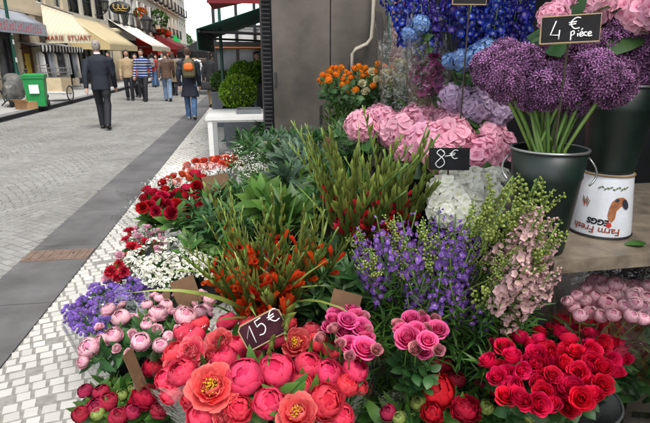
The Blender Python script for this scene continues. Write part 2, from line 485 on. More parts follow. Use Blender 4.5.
def ball(r, lat=4, lon=6, sz=1.0):
    b = MB(); b.lathe([(max(1e-4, r * math.sin(PI * i / lat)), -r * sz * math.cos(PI * i / lat)) for i in range(lat + 1)], lon)
    return b.tpl()
def TM(p, d=None, spin=0.0, s=1.0):
    q = aim(d, spin) if d is not None else Quaternion((0, 0, 1), spin)
    return Matrix.Translation(Vector(p)) @ q.to_matrix().to_4x4() @ Matrix.Scale(s, 4)
def cap_dirs(n, amax, jit=.12):
    "n directions spread over a cap of half angle amax about +Z"
    out = []
    for i in range(n):
        c = 1 - (1 - math.cos(amax)) * (i + .5) / n
        a = i * 2.39996 + rng.normal(0, jit)
        s = math.sqrt(max(0, 1 - c * c))
        d = Vector((s * math.cos(a), s * math.sin(a), c)) + Vector(rng.normal(0, jit * .6, 3))
        out.append(d.normalized())
    return out

def peony_globe(R0, openness=0.0, seed=0, nper=5):
    b = MB()
    for k, (s, turn) in enumerate(((1.03, 1.95), (1.0, 2.35), (.96, 2.75), (.90, 3.05), (.78, 3.15))):
        L = R0 * s * (turn - .12) * (1 - .12 * openness)
        for i in range(nper):
            az = 2 * PI * (i + .5 * k) / nper + rng.normal(0, .15)
            b.add(*patch(R(-8) + rng.normal(0, .05), turn - openness * (1.1 - .2 * k) + rng.normal(0, .1), L * rng.uniform(.88, 1.02), R0 * 1.12 * s, az, 9, 8, .004, .002 * k * R0 / .05, tip=rng.uniform(-.1, .5) * openness, ruf=R0 * (.07 + .16 * openness), round_=.12))
    v, f, a = ball(R0 * .70, 7, 12); nz = 1 + .10 * np.sin(v[:, 0] * 4 / R0 + 1) * np.sin(v[:, 1] * 5 / R0) ; b.add(v * nz[:, None] + np.array([0, 0, R0 * (.98 - .1 * openness)]), f, np.hstack([np.full((len(v), 1), .35), np.full((len(v), 1), .4)]))
    return b
def peony_open(R0, ruffled=0):
    b = MB()
    for n, h, c, l, wd, ru in ((6, .05, .95, 1.18, .86, .06), (6, .28, 1.15, 1.12, .78, .08), (7, .55, 1.25, 1.02, .62, .10)) + (((7, .8, 1.1, .9, .5, .14), (7, 1.05, .9, .78, .4, .18), (6, 1.2, .75, .66, .34, .2)) if ruffled else ((7, .70, 1.25, .80, .46, .12),)):
        off = rng.uniform(0, 6)
        for i in range(n):
            b.add(*patch(h + rng.normal(0, .1), c + rng.normal(0, .18), R0 * l * rng.uniform(.88, 1.08), R0 * wd, off + 2 * PI * i / n + rng.normal(0, .14), 9, 9, R0 * .08, 0, tip=rng.uniform(-.2, .4), ruf=R0 * ru, tipw=.45, round_=.13))
    return b
def stamens(R0, n=70):
    b = MB()
    for d in cap_dirs(n, .95):
        L = R0 * rng.uniform(.5, .72)
        tip = Vector((d.x * L * .8, d.y * L * .8, max(.2, d.z) * L))
        b.tube([(d.x * .1 * R0, d.y * .1 * R0, 0), tip * .8], R0 * .012, 3, cap=False, rnd=.3)
        b.addt(ball(R0 * .045, 3, 5, 1.9), TM(tip * .88, d), rng.random())
    return b
def rose(R0, H=None, opened=.5):
    b = MB(); H = H or R0 * 1.5
    for k, (n, r, lean, tip, hgt) in enumerate(((3, .16, 1.52, -.2, .94), (3, .30, 1.5, .1, 1.0), (4, .46, 1.46, .5, 1.02), (5, .63, 1.36, .9, 1.0), (5, .78, 1.2, 1.35, .95), (5, .9, 1.0, 1.7, .84))):
        for i in range(n):
            az = 2 * PI * i / n + k * .7 + rng.normal(0, .12)
            h0 = .25 * k / 5
            # start near the axis at the bottom, rise steeply at radius r
            L = H * hgt * rng.uniform(.95, 1.05)
            b.add(*patch(lean - .55 * (1 - k / 6) * 0 + rng.normal(0, .05), .10, L, R0 * (.42 + .13 * k), az, 7, 6, R0 * r * .9, H * .08 * (5 - k) / 5, tip=tip * opened * rng.uniform(.7, 1.3), ruf=R0 * .04, round_=.10))
    b.lathe([(.001, 0), (R0 * .5, H * .02), (R0 * .78, H * .16), (R0 * .8, H * .3)], 10)
    return b
def carnation(R0):
    b = MB()
    for n, h, c, l, wd in ((7, .1, .7, 1.0, .5), (7, .5, .6, .95, .46), (7, .85, .4, .9, .42), (6, 1.15, .2, .85, .36), (4, 1.4, .05, .8, .3)):
        off = rng.uniform(0, 6)
        for i in range(n):
            b.add(*patch(h, c + rng.normal(0, .15), R0 * l * rng.uniform(.85, 1.1), R0 * wd, off + 2 * PI * i / n, 5, 7, R0 * .08, 0, ruf=R0 * .22, round_=.05))
    b.lathe([(.001, -R0 * .9), (R0 * .3, -R0 * .8), (R0 * .34, -R0 * .1), (R0 * .3, 0)], 8)
    return b
def calyx(R0, n=5):
    b = MB()
    b.lathe([(.001, -R0 * .18), (R0 * .2, -R0 * .15), (R0 * .42, 0), (R0 * .5, R0 * .12)], 10)
    for i in range(n):
        b.add(*patch(-.1, 1.1 + rng.normal(0, .2), R0 * 1.15, R0 * .3, 2 * PI * i / n, 5, 3, R0 * .1, -.004, round_=.3))
    return b
def floret(n, L, W, h=.35, curl=.3, nt=3, nu=3):
    b = MB()
    for i in range(n):
        b.add(*patch(h, curl, L, W, 2 * PI * i / n + rng.normal(0, .05), nt, nu, L * .08, 0, round_=.2))
    return b.tpl()
def hydrangea(R0, n=110, fl=.017, amax=1.9):
    b = MB(); F = [floret(4, fl * s, fl * .74 * s, .10, .30, 5, 4) for s in (.9, 1.0, 1.12)]
    eye = ball(fl * .10, 3, 5); eye = (eye[0] + np.array([0, 0, fl * .06]), eye[1], np.zeros((len(eye[0]), 2)))
    for i, d in enumerate(cap_dirs(n, amax, .08)):
        rr = R0 * rng.uniform(.86, 1.05)
        p = Vector((d.x * rr, d.y * rr, d.z * rr * .78))
        T_ = TM(p, (d + Vector(rng.normal(0, .15, 3))).normalized(), rng.uniform(0, 6)); b.addt(F[i % 3], T_, rng.random()); b.addt(eye, T_, .5)
    return b
def allium(R0, n=250):
    b = MB()
    fl = []
    for s in (.9, 1.1):
        q = MB()
        for i in range(6):
            a = 2 * PI * i / 6
            L = R0 * .21 * s; wd = R0 * .034 * s
            c, si = math.cos(a), math.sin(a)
            v = np.array([(0, 0, 0), (c * L * .5 - si * wd, si * L * .5 + c * wd, L * .30), (c * L, si * L, L * .42), (c * L * .5 + si * wd, si * L * .5 - c * wd, L * .30)])
            at = np.zeros((4, 2)); at[:, 0] = (0, .5, 1, .5); at[:, 1] = .5
            q.add(v, [(0, 1, 2, 3)], at)
        q.tube([(0, 0, -R0 * .5), (0, 0, 0)], R0 * .009, 3, cap=False)
        at = q.tpl(); q2 = ball(R0 * .035, 3, 4); q.add(q2[0] + np.array([0, 0, R0 * .04]), q2[1], np.full((len(q2[0]), 2), .95))
        fl.append(q.tpl())
    for i, d in enumerate(cap_dirs(n, PI * .96, .1)):
        b.addt(fl[i % 2], TM(d * R0 * rng.uniform(.74, .93), (d + Vector(rng.normal(0, .15, 3))).normalized(), rng.uniform(0, 2)), rng.random())
    for i, d in enumerate(cap_dirs(120, PI * .96, .1)):
        b.addt(fl[0], TM(d * R0 * .55, d, rng.uniform(0, 2)), rng.random() * .4)
    return b
def spike(L, n, fl, npet=5, r=.02, taper=.45, cluster=1.0, sparse=0.0):
    "florets up a stem; returns the florets; the stem itself is a part of its own"
    b = MB(); F = [floret(npet, fl * s, fl * .55 * s, .25, .45, 4, 3) for s in (.85, 1.0, 1.15)]
    eye = ball(fl * .16, 3, 5)
    for i in range(n):
        t = i / n
        z = L * (t ** .95)
        a = i * 2.39996 + rng.normal(0, .3)
        s = (1 - taper * t ** 1.5) * rng.uniform(.8, 1.15)
        d = Vector((math.cos(a), math.sin(a), rng.uniform(.05, .55))).normalized()
        p = Vector((math.cos(a) * r * s, math.sin(a) * r * s, z + rng.normal(0, .004)))
        if t > .88:
            b.addt(ball(fl * .3, 3, 5, 1.3), TM(p * 1.0, d), .2 + .3 * rng.random()); continue
        k = rng.random()
        b.addt(F[i % 3], TM(p, (d + Vector(rng.normal(0, .2, 3))).normalized(), rng.uniform(0, 6), s), k)
        e = (eye[0], eye[1], np.full((len(eye[0]), 2), 0.0))
        b.addt(e, TM(p + d * fl * .12, d, 0, s), k)
    return b
def seed_spray(L, nb=6):
    "green branched spray with little round pods"
    st = MB(); pd = MB(); q = ball(.0046, 4, 6)
    def br(p, d, L, m):
        pts = [p]; n = 5
        for i in range(n):
            d = (d + Vector(rng.normal(0, .06, 3))).normalized(); p = p + d * L / n; pts.append(p)
        st.tube(pts, [.0011] * (n + 1), 3, cap=False)
        for i in range(m):
            t = .25 + .75 * i / m
            k = min(n - 1, int(t * n)); c = pts[k].lerp(pts[k + 1], t * n - k)
            a = i * 2.4; side = Vector((math.cos(a), math.sin(a), .4)).normalized()
            e = c + side * .012 * (1.1 - .6 * t)
            st.tube([c, e], .0006, 3, cap=False)
            pd.addt(q, TM(e, side, 0, rng.uniform(.7, 1.25) * (1.15 - .5 * t)), rng.random())
    br(Vector((0, 0, 0)), Vector((0, 0, 1)), L, 26)
    for i in range(nb):
        z = L * (.12 + .6 * i / nb); a = i * 2.4
        br(Vector((0, 0, z)), Vector((math.cos(a) * .55, math.sin(a) * .55, 1)).normalized(), L * rng.uniform(.28, .45), 16)
    return st, pd
def leaf_cluster(n, L, W, spread=.9, z0=0.0, z1=.2, bend=.8, r=.004, fold=.2, point=.7, up=.5, nt=5):
    "n leaves set round a stem between z0 and z1"
    b = MB(); B = [blade(L * s, W * s, bend * k, fold, nt, 3, point) for s, k in ((.8, .7), (1, 1), (1.15, 1.2), (.9, .4))]
    for i in range(n):
        t = (i + .5) / n; a = i * 2.39996 + rng.normal(0, .3)
        q = Euler((0, spread * rng.uniform(.6, 1.2), a)).to_matrix().to_4x4()
        b.addt(B[i % 4], Matrix.Translation((math.cos(a) * r, math.sin(a) * r, z0 + (z1 - z0) * t)) @ q, rng.random())
    return b

# petal and leaf materials
M['coral'] = petal('coral_petals', (.80, .045, .12), (.88, .085, .16), mid=(.80, .028, .095), trans=.35, hv=.010)
M['coral_pale'] = petal('faded_coral_petals', (.82, .09, .08), (.88, .20, .22), mid=(.82, .05, .11), trans=.38, hv=.010)
M['stamen'] = petal('yellow_stamens', (.62, .30, .02), (.80, .47, .05), trans=.1, vv=.35)
M['pale_pink'] = petal('pale_pink_petals', (.80, .24, .40), (.88, .56, .62), mid=(.84, .34, .48), trans=.3)
M['hot_pink'] = petal('hot_pink_petals', (.78, .02, .22), (.90, .16, .38), mid=(.84, .045, .26), trans=.36, streak=.5)
M['pink_bud'] = petal('greenish_pink_bud', (.25, .30, .08), (.74, .30, .36), mid=(.68, .26, .28), trans=.2)
M['rose_red'] = petal('red_rose_petals', (.56, .004, .04), (.84, .018, .095), mid=(.74, .008, .062), trans=.28, vv=.25, streak=.6)
M['deep_red'] = petal('deep_red_petals', (.22, .004, .016), (.50, .012, .035), trans=.18)
M['wine'] = petal('wine_red_petals', (.13, .006, .018), (.34, .02, .055), trans=.2)
M['cherry'] = petal('cherry_petals', (.45, .01, .03), (.68, .03, .07), trans=.25)
M['salmon'] = petal('salmon_petals', (.60, .08, .04), (.72, .13, .07), trans=.3)
M['orange'] = petal('orange_petals', (.60, .13, .01), (.75, .22, .015), trans=.25)
M['orange_red'] = petal('orange_red_petals', (.62, .05, .01), (.80, .085, .02), trans=.3)
M['hyd_pink'] = petal('pink_hydrangea_florets', (.70, .22, .36), (.90, .52, .64), mid=(.88, .46, .60), trans=.4, vv=.15)
M['hyd_white'] = petal('white_hydrangea_florets', (.80, .82, .55), (.95, .95, .88), mid=(.94, .94, .86), trans=.5, vv=.05, streak=.15, objvar=.04)
M['hyd_lilac'] = petal('lilac_hydrangea_florets', (.34, .22, .42), (.55, .44, .62), mid=(.62, .45, .60), trans=.35)
M['hyd_blue'] = petal('pale_blue_florets', (.30, .42, .42), (.16, .27, .60), mid=(.20, .34, .62), trans=.3)
M['blue'] = petal('deep_blue_florets', (.40, .42, .60), (.018, .035, .36), mid=(.016, .024, .28), trans=.3, vv=.45)
M['blue_violet'] = petal('violet_blue_florets', (.30, .28, .5), (.035, .02, .24), mid=(.04, .022, .22), trans=.3, vv=.45)
M['allium'] = petal('allium_florets', (.055, .018, .053), (.46, .27, .44), mid=(.20, .072, .19), trans=.2, vv=.6)
M['violet'] = petal('violet_larkspur_florets', (.60, .50, .66), (.27, .13, .52), mid=(.22, .09, .48), trans=.3, vv=.35)
M['shell'] = petal('shell_pink_florets', (.60, .55, .30), (.82, .55, .56), mid=(.80, .52, .54), trans=.35)
M['ageratum'] = petal('ageratum_fluff', (.20, .10, .45), (.34, .20, .62), trans=.3, vv=.35)
M['white_small'] = petal('white_small_florets', (.60, .62, .30), (.82, .82, .76), mid=(.80, .80, .74), trans=.3)
M['cream_fl'] = petal('cream_petals', (.55, .5, .18), (.78, .72, .48), trans=.3)
M['orchid'] = petal('dark_magenta_petals', (.05, .004, .03), (.20, .015, .12), trans=.25)
M['green_bud'] = petal('green_bud', (.09, .16, .03), (.22, .27, .07), trans=.1)
M['pod'] = petal('green_pods', (.26, .34, .07), (.36, .44, .12), trans=.25, vv=.35)
M['stem'] = leafmat('green_stem', (.06, .13, .025), (.09, .17, .035), trans=.05)
M['stem_pale'] = leafmat('pale_green_stem', (.13, .24, .05), (.17, .27, .07), trans=.05)
M['leaf'] = leafmat('mid_green_leaf', (.045, .12, .022), (.075, .17, .03))
M['leaf_dark'] = leafmat('dark_green_leaf', (.03, .09, .024), (.05, .125, .034))
M['leaf_light'] = leafmat('light_green_leaf', (.07, .15, .025), (.11, .20, .04))
M['leaf_olive'] = petal('olive_green_leaf', (.15, .15, .04), (.30, .38, .09), mid=(.22, .29, .06), trans=.2, rough=.45, vv=.4, sheen=0, objvar=.25, streak=.6)
M['leaf_grey'] = leafmat('grey_green_leaf', (.05, .10, .06), (.085, .145, .09))
M['box'] = leafmat('boxwood_leaf', (.11, .27, .02), (.20, .40, .035), vv=.45)

def mset(fn, n, name, mats): return [fn(i).mesh(name, mats, True) for i in range(n)]
G = {}
G['globe'] = mset(lambda i: peony_globe(.05, (0, .05, .12, .2, .28, .08)[i % 6]), 6, 'peony_bloom', M['coral'])
G['half'] = mset(lambda i: peony_globe(.05, (.35, .5, .7, .42)[i % 4], nper=(6, 5, 6, 7)[i % 4]), 4, 'peony_bloom', M['coral'])
G['open'] = mset(lambda i: peony_open(.058), 4, 'peony_bloom', M['coral_pale'])
G['full'] = mset(lambda i: peony_open(.055, 1), 4, 'peony_bloom', M['coral_pale'])
G['stamens'] = [stamens(.034).mesh('stamens', M['stamen'], True)]
G['sepals'] = mset(lambda i: calyx(.03), 2, 'sepals', M['stem'])
G['pinkbud'] = mset(lambda i: peony_globe(.026, (0, .1, .2, .35)[i % 4]) if i < 4 else peony_open(.027, 1), 6, 'pale_peony_bloom', M['pale_pink'])
G['winebud'] = mset(lambda i: peony_globe(.026, (0, .05, .2)[i % 3]), 3, 'peony_bud', M['wine'])
G['wine'] = mset(lambda i: peony_globe(.042, (.3, .6)[i % 2]), 2, 'peony_bloom', M['deep_red'])
G['greenbud'] = mset(lambda i: peony_globe(.018, 0), 2, 'peony_bud', M['green_bud'])
G['spray'] = mset(lambda i: rose(.025, .034, (.6, .9, 1.1)[i % 3]), 3, 'rose_bloom', M['hot_pink'])
G['spraybud'] = mset(lambda i: rose(.010, .020, .1), 2, 'rose_bud', M['pink_bud'])
G['rose'] = mset(lambda i: rose(.022, .042, (.12, .3, .45, .65, .22, .8)[i % 6]), 6, 'rose_bloom', M['rose_red'])
G['rose_dark'] = mset(lambda i: rose(.026, .045, (.2, .5)[i % 2]), 3, 'rose_bloom', M['deep_red'])
G['rose_salmon'] = mset(lambda i: rose(.026, .042, .4), 2, 'rose_bloom', M['salmon'])
G['carn_pale'] = mset(lambda i: peony_globe(.024, (.0, .1, .25)[i % 3]), 3, 'pale_peony_bloom', M['pale_pink'])
G['carn_pink'] = mset(lambda i: carnation(.028), 2, 'carnation_bloom', M['hyd_pink'])
G['carn_red'] = mset(lambda i: carnation(.028), 2, 'carnation_bloom', M['cherry'])
G['hyd_pink'] = mset(lambda i: hydrangea(.085, 74, .027), 3, 'flower_head', M['hyd_pink'])
G['hyd_white'] = mset(lambda i: hydrangea(.085, 78, .026), 3, 'flower_head', M['hyd_white'])
G['hyd_lilac'] = mset(lambda i: hydrangea(.08, 74, .025), 2, 'flower_head', M['hyd_lilac'])
G['hyd_blue'] = mset(lambda i: hydrangea(.06, 60, .016), 2, 'flower_head', M['hyd_blue'])
G['allium'] = mset(lambda i: allium(.075, 260), 3, 'flower_head', M['allium'])
G['blue'] = mset(lambda i: spike(.30, 46, .023, r=.040), 3, 'flower_spike', M['blue'])
G['blue_violet'] = mset(lambda i: spike(.28, 44, .023, r=.040), 2, 'flower_spike', M['blue_violet'])
G['violet'] = mset(lambda i: spike(.24, 22, .0165, r=.026), 4, 'flower_spike', M['violet'])
G['shell'] = mset(lambda i: spike(.26, 44, .0165, r=.024), 3, 'flower_spike', M['shell'])
G['orangehead'] = mset(lambda i: hydrangea(.026, 46, .011, 1.7), 3, 'flower_head', M['orange'])
G['creamhead'] = mset(lambda i: carnation(.026), 2, 'flower_head', M['cream_fl'])
G['orchid'] = mset(lambda i: (lambda b: b)(spike(.20, 13, .034, 5, .03, .2)), 2, 'flower_spike', M['orchid'])
def fluff():
    b = MB()
    pom = MB()
    for d in cap_dirs(46, 2.0, .2):
        s = Vector((-d.y, d.x, .2)).normalized() * .0011
        t = d * rng.uniform(.0075, .0105)
        at = np.array([(0, .5), (0, .5), (1, .5)])
        pom.add([tuple(-s + d * .001), tuple(s + d * .001), tuple(t)], [(0, 1, 2)], at)
    q = ball(.0058, 4, 6); pom.add(q[0], q[1], np.full((len(q[0]), 2), .2)); t = pom.tpl()
    for d in cap_dirs(15, 1.25, .25):
        b.addt(t, TM((d.x * .024, d.y * .024, d.z * .017), d, rng.uniform(0, 6), rng.uniform(.8, 1.2)), rng.random())
    return b
G['fluff'] = mset(lambda i: fluff(), 3, 'flower_head', M['ageratum'])
def tiny_spray(n, fl, spread, H):
    b = MB(); F = floret(5, fl, fl * .6, .3, .3, 3, 3)
    for i in range(n):
        d = cap_dirs(1, .1)[0]; a = rng.uniform(0, 6.28); rr = spread * math.sqrt(rng.random())
        b.addt(F, TM((rr * math.cos(a), rr * math.sin(a), H * rng.uniform(.75, 1.05) - rr * .5), (Vector((math.cos(a) * .5, math.sin(a) * .5, 1)) + Vector(rng.normal(0, .3, 3))).normalized(), rng.uniform(0, 6), rng.uniform(.8, 1.2)), rng.random())
    return b
def tiny_stems(n, spread, H):
    b = MB()
    for i in range(n):
        a = i * 2.4; rr = spread * math.sqrt((i + .5) / n)
        b.tube([(0, 0, 0), (rr * .3 * math.cos(a), rr * .3 * math.sin(a), H * .5), (rr * math.cos(a), rr * math.sin(a), H - rr * .5)], .0009, 3, cap=False)
    return b
G['statice'] = mset(lambda i: tiny_spray(46, .0085, .045, .06), 3, 'flower_head', M['white_small'])
G['gyp'] = mset(lambda i: tiny_spray(70, .004, .06, .08), 2, 'flower_head', M['white_small'])
G['twigs'] = mset(lambda i: tiny_stems(22, .05, .06), 2, 'twigs', M['stem'])
_sp = [seed_spray(.24) for i in range(3)]
G['pods'] = [b.mesh('seed_pods', M['pod'], True) for a, b in _sp]
G['podstems'] = [a.mesh('branch', M['stem_pale'], True) for a, b in _sp]
# leaves
G['l_peony'] = mset(lambda i: leaf_cluster(9, .095, .017, .9, -.16, -.02, .7), 4, 'leaves', M['leaf'])
G['l_peony_d'] = mset(lambda i: leaf_cluster(10, .10, .019, .9, -.18, -.03, .7), 3, 'leaves', M['leaf_dark'])
G['l_rose'] = mset(lambda i: leaf_cluster(8, .05, .017, 1.0, -.16, -.03, .7, point=.9), 3, 'leaves', M['leaf_dark'])
G['l_hyd'] = mset(lambda i: leaf_cluster(5, .13, .045, 1.15, -.10, -.03, .7, point=.85, fold=.1), 3, 'leaves', M['leaf_dark'])
G['l_fine'] = mset(lambda i: leaf_cluster(26, .055, .0035, .8, -.22, .02, .5), 3, 'leaves', M['leaf'])
G['l_lily'] = mset(lambda i: leaf_cluster(26, .13, .013, .75, -.30, .05, .9, nt=6), 3, 'leaves', M['leaf_dark'])
G['l_grey'] = mset(lambda i: leaf_cluster(16, .12, .014, .7, -.05, .05, .6), 2, 'leaves', M['leaf_grey'])
G['l_light'] = mset(lambda i: leaf_cluster(10, .17, .03, .55, -.15, .0, .6), 2, 'leaves', M['leaf'])

CELLR = ('back', 'middle', 'front'); CELLC = ('left', 'centre', 'right')
def cell(px, py, bb):
    x0, y0, x1, y1 = bb
    c = min(2, max(0, int(3 * (px - x0) / max(1, x1 - x0)))); r = min(2, max(0, int(3 * (py - y0) / max(1, y1 - y0))))
    return CELLR[r] + ' ' + CELLC[c]
def bez(a, b, sag=.3, n=6, j=0.0):
    "stem from a to b leaving a upright"
    a = Vector(a); b = Vector(b); c = Vector((a.x + (b.x - a.x) * .35, a.y + (b.y - a.y) * .35, a.z + (b.z - a.z) * .6))
    return [(a * (1 - t) ** 2 + c * 2 * t * (1 - t) + b * t * t) for t in [i / n for i in range(n + 1)]], (b - c).normalized()
def pick(l): return l[int(rng.integers(len(l)))]
def stem_thing(name, label, cat, group, base, top, face=None, bloom=None, bscale=1.0, leaves=None, lscale=1.0, ldrop=0.0, smat='stem', srad=.003, extra=None, stem_to=0.0, bname=None):
    base = Vector(base); top = Vector(top)
    root = thing(name, label, cat, base, 0, group)
    pts, d = bez(Vector((0, 0, 0)), top - base - (Vector((0, 0, 0))))
    b = MB(); b.tube(pts, [srad] * len(pts), 5); b.build('stem', M[smat], root, True)
    f = Vector(face).normalized() if face is not None else d
    if bloom:
        o = link(bname or bloom.name.split('.')[0], bloom, root, top - base, aim(f, rng.uniform(0, 6)), bscale)
        if extra:
            for nm, me, s, off in extra: link(nm, me, o, (0, 0, off), None, s)
    if leaves:
        link('leaves', leaves, root, top - base - d * ldrop, aim((d * .8 + f * .2), rng.uniform(0, 6)), lscale)
    return root
def scatter(n, cx, cy, rx, ry, seed=0, mind=0):
    "n spread points in a picture ellipse"
    r = np.random.default_rng(seed); pts = []
    for i in range(n):
        best = None; bd = -1
        for k in range(14):
            a = r.uniform(0, 6.283); q = math.sqrt(r.random()); p = (cx + rx * q * math.cos(a), cy + ry * q * math.sin(a))
            dd = min([((p[0] - o[0]) / rx) ** 2 + ((p[1] - o[1]) / ry) ** 2 for o in pts] or [9])
            if dd > bd: bd = dd; best = p
        pts.append(best)
    return pts
def facing(p, up=.9, cam_=.45, out=None, k=.5):
    "a bloom looks up, a bit to the light in the street, and away from the middle of its bunch"
    v = Vector((-p.x * 0, 0, up)) + (Vector((0, 0, CAM_H)) - p).normalized() * cam_
    if out is not None: v += Vector((p.x - out.x, p.y - out.y, 0)) * (k / .15)
    return (v + Vector(rng.normal(0, .12, 3))).normalized()
# ------------------------------------------------------------------ ground, street, pavements
def sheet(name, x0, x1, y0, y1, z, m):
    b = MB(); b.add([(x0, y0, z), (x1, y0, z), (x1, y1, z), (x0, y1, z)], [(0, 1, 2, 3)])
    return struct(b.build(name, m))
sheet('ground', -1200, 1200, -1200, 1200, -.06, M['road_far'])
sheet('street', -5.9, -1.8, -6, 33, 0.006, M['joint'])
sheet('street', -5.9, -1.8, 33, 260, .006, M['road_far'])
def setts(name, x0, x1, y0, y1, P, pitch, rise, m, seed, top=.011, gap=.0055, jit=.004):
    "rows of setts laid in fans"
    r = np.random.default_rng(seed)
    ncol = max(1, round((x1 - x0) / P)); P = (x1 - x0) / ncol; ns = max(2, round(P / pitch))
    V = []; F = []; A = []; n = 0
    for c in range(ncol):
        xc = x0 + P * (c + .5)
        for k in range(int((y1 - y0 + rise) / pitch) + 1):
            off = (k % 2) * .5
            us = (np.arange(ns + 1) + off - (off > 0) * 0) / ns * P - P / 2
            us = np.clip(us, -P / 2, P / 2) if off else us
            cuts = ([-P / 2] + list(us[:-1]) + [P / 2]) if off else list(us)
            cuts = [cuts[0]] + [u + r.normal(0, pitch * .07) for u in cuts[1:-1]] + [cuts[-1]]
            for a, bb in zip(cuts[:-1], cuts[1:]):
                if bb - a < pitch * .3: continue
                g = gap * r.uniform(.7, 1.4); q = []
                um = (a + bb) / 2; ph = math.atan(-rise * PI / P * math.sin(PI * um / P)); cp, sp_ = math.cos(ph), math.sin(ph)
                hl = (bb - a) / cp / 2 - g; hw = pitch * cp / 2 - g
                vm = y0 - rise + k * pitch + rise * math.cos(PI * um / P)
                for sx__, sy__ in ((-1, -1), (1, -1), (1, 1), (-1, 1)):
                    lx, ly = sx__ * hl + r.normal(0, jit * .6), sy__ * hw + r.normal(0, jit * .6)
                    q.append((xc + um + lx * cp - ly * sp_, vm + lx * sp_ + ly * cp))
                cy = sum(p[1] for p in q) / 4
                if cy < y0 or cy > y1: continue
                cx = sum(p[0] for p in q) / 4
                h = top + r.normal(0, .0016)
                V += [(p[0], p[1], -.002) for p in q] + [(cx + (p[0] - cx) * .97, cy + (p[1] - cy) * .97, h - .004) for p in q] + [(cx + (p[0] - cx) * .90, cy + (p[1] - cy) * .90, h) for p in q]
                for o in (0, 4):
                    F += [(n + o + i, n + o + (i + 1) % 4, n + o + 4 + (i + 1) % 4, n + o + 4 + i) for i in range(4)]
                F.append((n + 8, n + 9, n + 10, n + 11)); n += 12
                t = float(np.clip(r.normal(.5, .25), 0, 1)); A += [(.5, t)] * 12
    b = MB(); b.add(np.array(V), F, np.array(A))
    return struct(b.build(name, m, None, False))
setts('street_setts', -5.9, -1.8, 1.0, 33, 1.37, .086, .36, M['sett_grey'], 3, gap=.0035)
sheet('pavement', -1.3, 2.4, -6, 33, .0075, M['joint_pale'])
sheet('pavement', -1.3, 2.4, 33, 260, .008, M['sidewalk'])
setts('pavement_setts', -1.3, .25, .9, 20, 1.55, .072, .17, M['sett_white'], 5, .0105, .0056, .002)
b = MB(); r_ = np.random.default_rng(2); y = -2.0
while y < 60:
    L = 1.05 * r_.uniform(.85, 1.15)
    b.box((-1.55, y + L / 2, -.003), (.494, L - .009, .034), 0, 0, r_.random())
    y += L
struct(b.build('kerb_strip', M['slab']))
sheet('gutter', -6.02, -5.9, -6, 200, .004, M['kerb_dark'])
b = MB(); y = -3.0
while y < 130:
    L = 1.1 * r_.uniform(.9, 1.1); b.box((-6.16, y + L / 2, .045), (.28, L - .008, .13)); y += L
struct(b.build('kerb', M['kerb']))
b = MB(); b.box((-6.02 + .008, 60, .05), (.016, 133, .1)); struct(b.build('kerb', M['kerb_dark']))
b = MB(); b.box((-7.8, 100, .045), (3.0, 320, .11)); struct(b.build('sidewalk', M['sidewalk']))
# rusty drain plate let into the strip
p = PZ(56, 257, 0)
t = thing('drain_cover', 'brown rusty drain plate let into the grey stone strip', 'drain cover', (-1.55, p.y, .0145))
b = MB(); b.box((0, 0, .002), (.485, .22, .008)); b.build('plate', M['rust'], t)
b = MB(); b.lathe([(.001, .0075), (.022, .0075), (.022, .004)], 12, (.12, .02, 0)); b.build('knob', M['iron'], t)
b = MB()
for i in range(7): b.box((-.2 + i * .066, 0, .0072), (.03, .17, .003))
b.build('ribs', M['rust'], t)

# ------------------------------------------------------------------ buildings
def wall_mb(b, face, s, y0, y1, z0, z1, ops, dep=.22, back=8.0):
    "front wall at x=face (facing s) with openings, and the body of the house behind it"
    ys = sorted({y0, y1, *[o[0] for o in ops], *[o[1] for o in ops]}); zs = sorted({z0, z1, *[o[2] for o in ops], *[o[3] for o in ops]})
    def quad(q): b.add(q, [(0, 1, 2, 3) if s > 0 else (3, 2, 1, 0)])
    for a, c in zip(ys[:-1], ys[1:]):
        for e, g in zip(zs[:-1], zs[1:]):
            my, mz = (a + c) / 2, (e + g) / 2
            if any(o[0] < my < o[1] and o[2] < mz < o[3] for o in ops): continue
            quad([(face, a, e), (face, c, e), (face, c, g), (face, a, g)])
    xi = face - s * dep
    for o in ops:
        a, c, e, g = o[:4]
        quad([(face, a, e), (face, a, g), (xi, a, g), (xi, a, e)]); quad([(face, c, g), (face, c, e), (xi, c, e), (xi, c, g)])
        quad([(face, c, e), (face, a, e), (xi, a, e), (xi, c, e)]); quad([(face, a, g), (face, c, g), (xi, c, g), (xi, a, g)])
    xb = face - s * back
    quad([(face, y0, z0), (face, y0, z1), (xb, y0, z1), (xb, y0, z0)]); quad([(face, y1, z1), (face, y1, z0), (xb, y1, z0), (xb, y1, z1)])
    quad([(face, y0, z1), (face, y1, z1), (xb, y1, z1), (xb, y0, z1)]); quad([(xb, y0, z0), (xb, y0, z1), (xb, y1, z1), (xb, y1, z0)])
_wc = {}
def window_meshes(w, h, s, fm):
    k = (round(w, 2), round(h, 2), s, fm)
    if k not in _wc:
        f = MB(); t = .07
        f.box((0, 0, t / 2), (.08, w, t)); f.box((0, 0, h - t / 2), (.08, w, t))
        for yy in (-w / 2 + t / 2, w / 2 - t / 2): f.box((0, yy, h / 2), (.08, t, h - 2 * t))
        f.box((.004 * s, 0, h / 2), (.072, .08, h - 2 * t))
        for z in (.36, .68): f.box((0, 0, h * z), (.05, w - 2 * t, .035))
        p = MB(); p.box((-.02 * s, 0, h / 2), (.012, w - .1, h - .1))
        _wc[k] = (f.mesh('window', M[fm]), p.mesh('pane', M['pane']))
    return _wc[k]
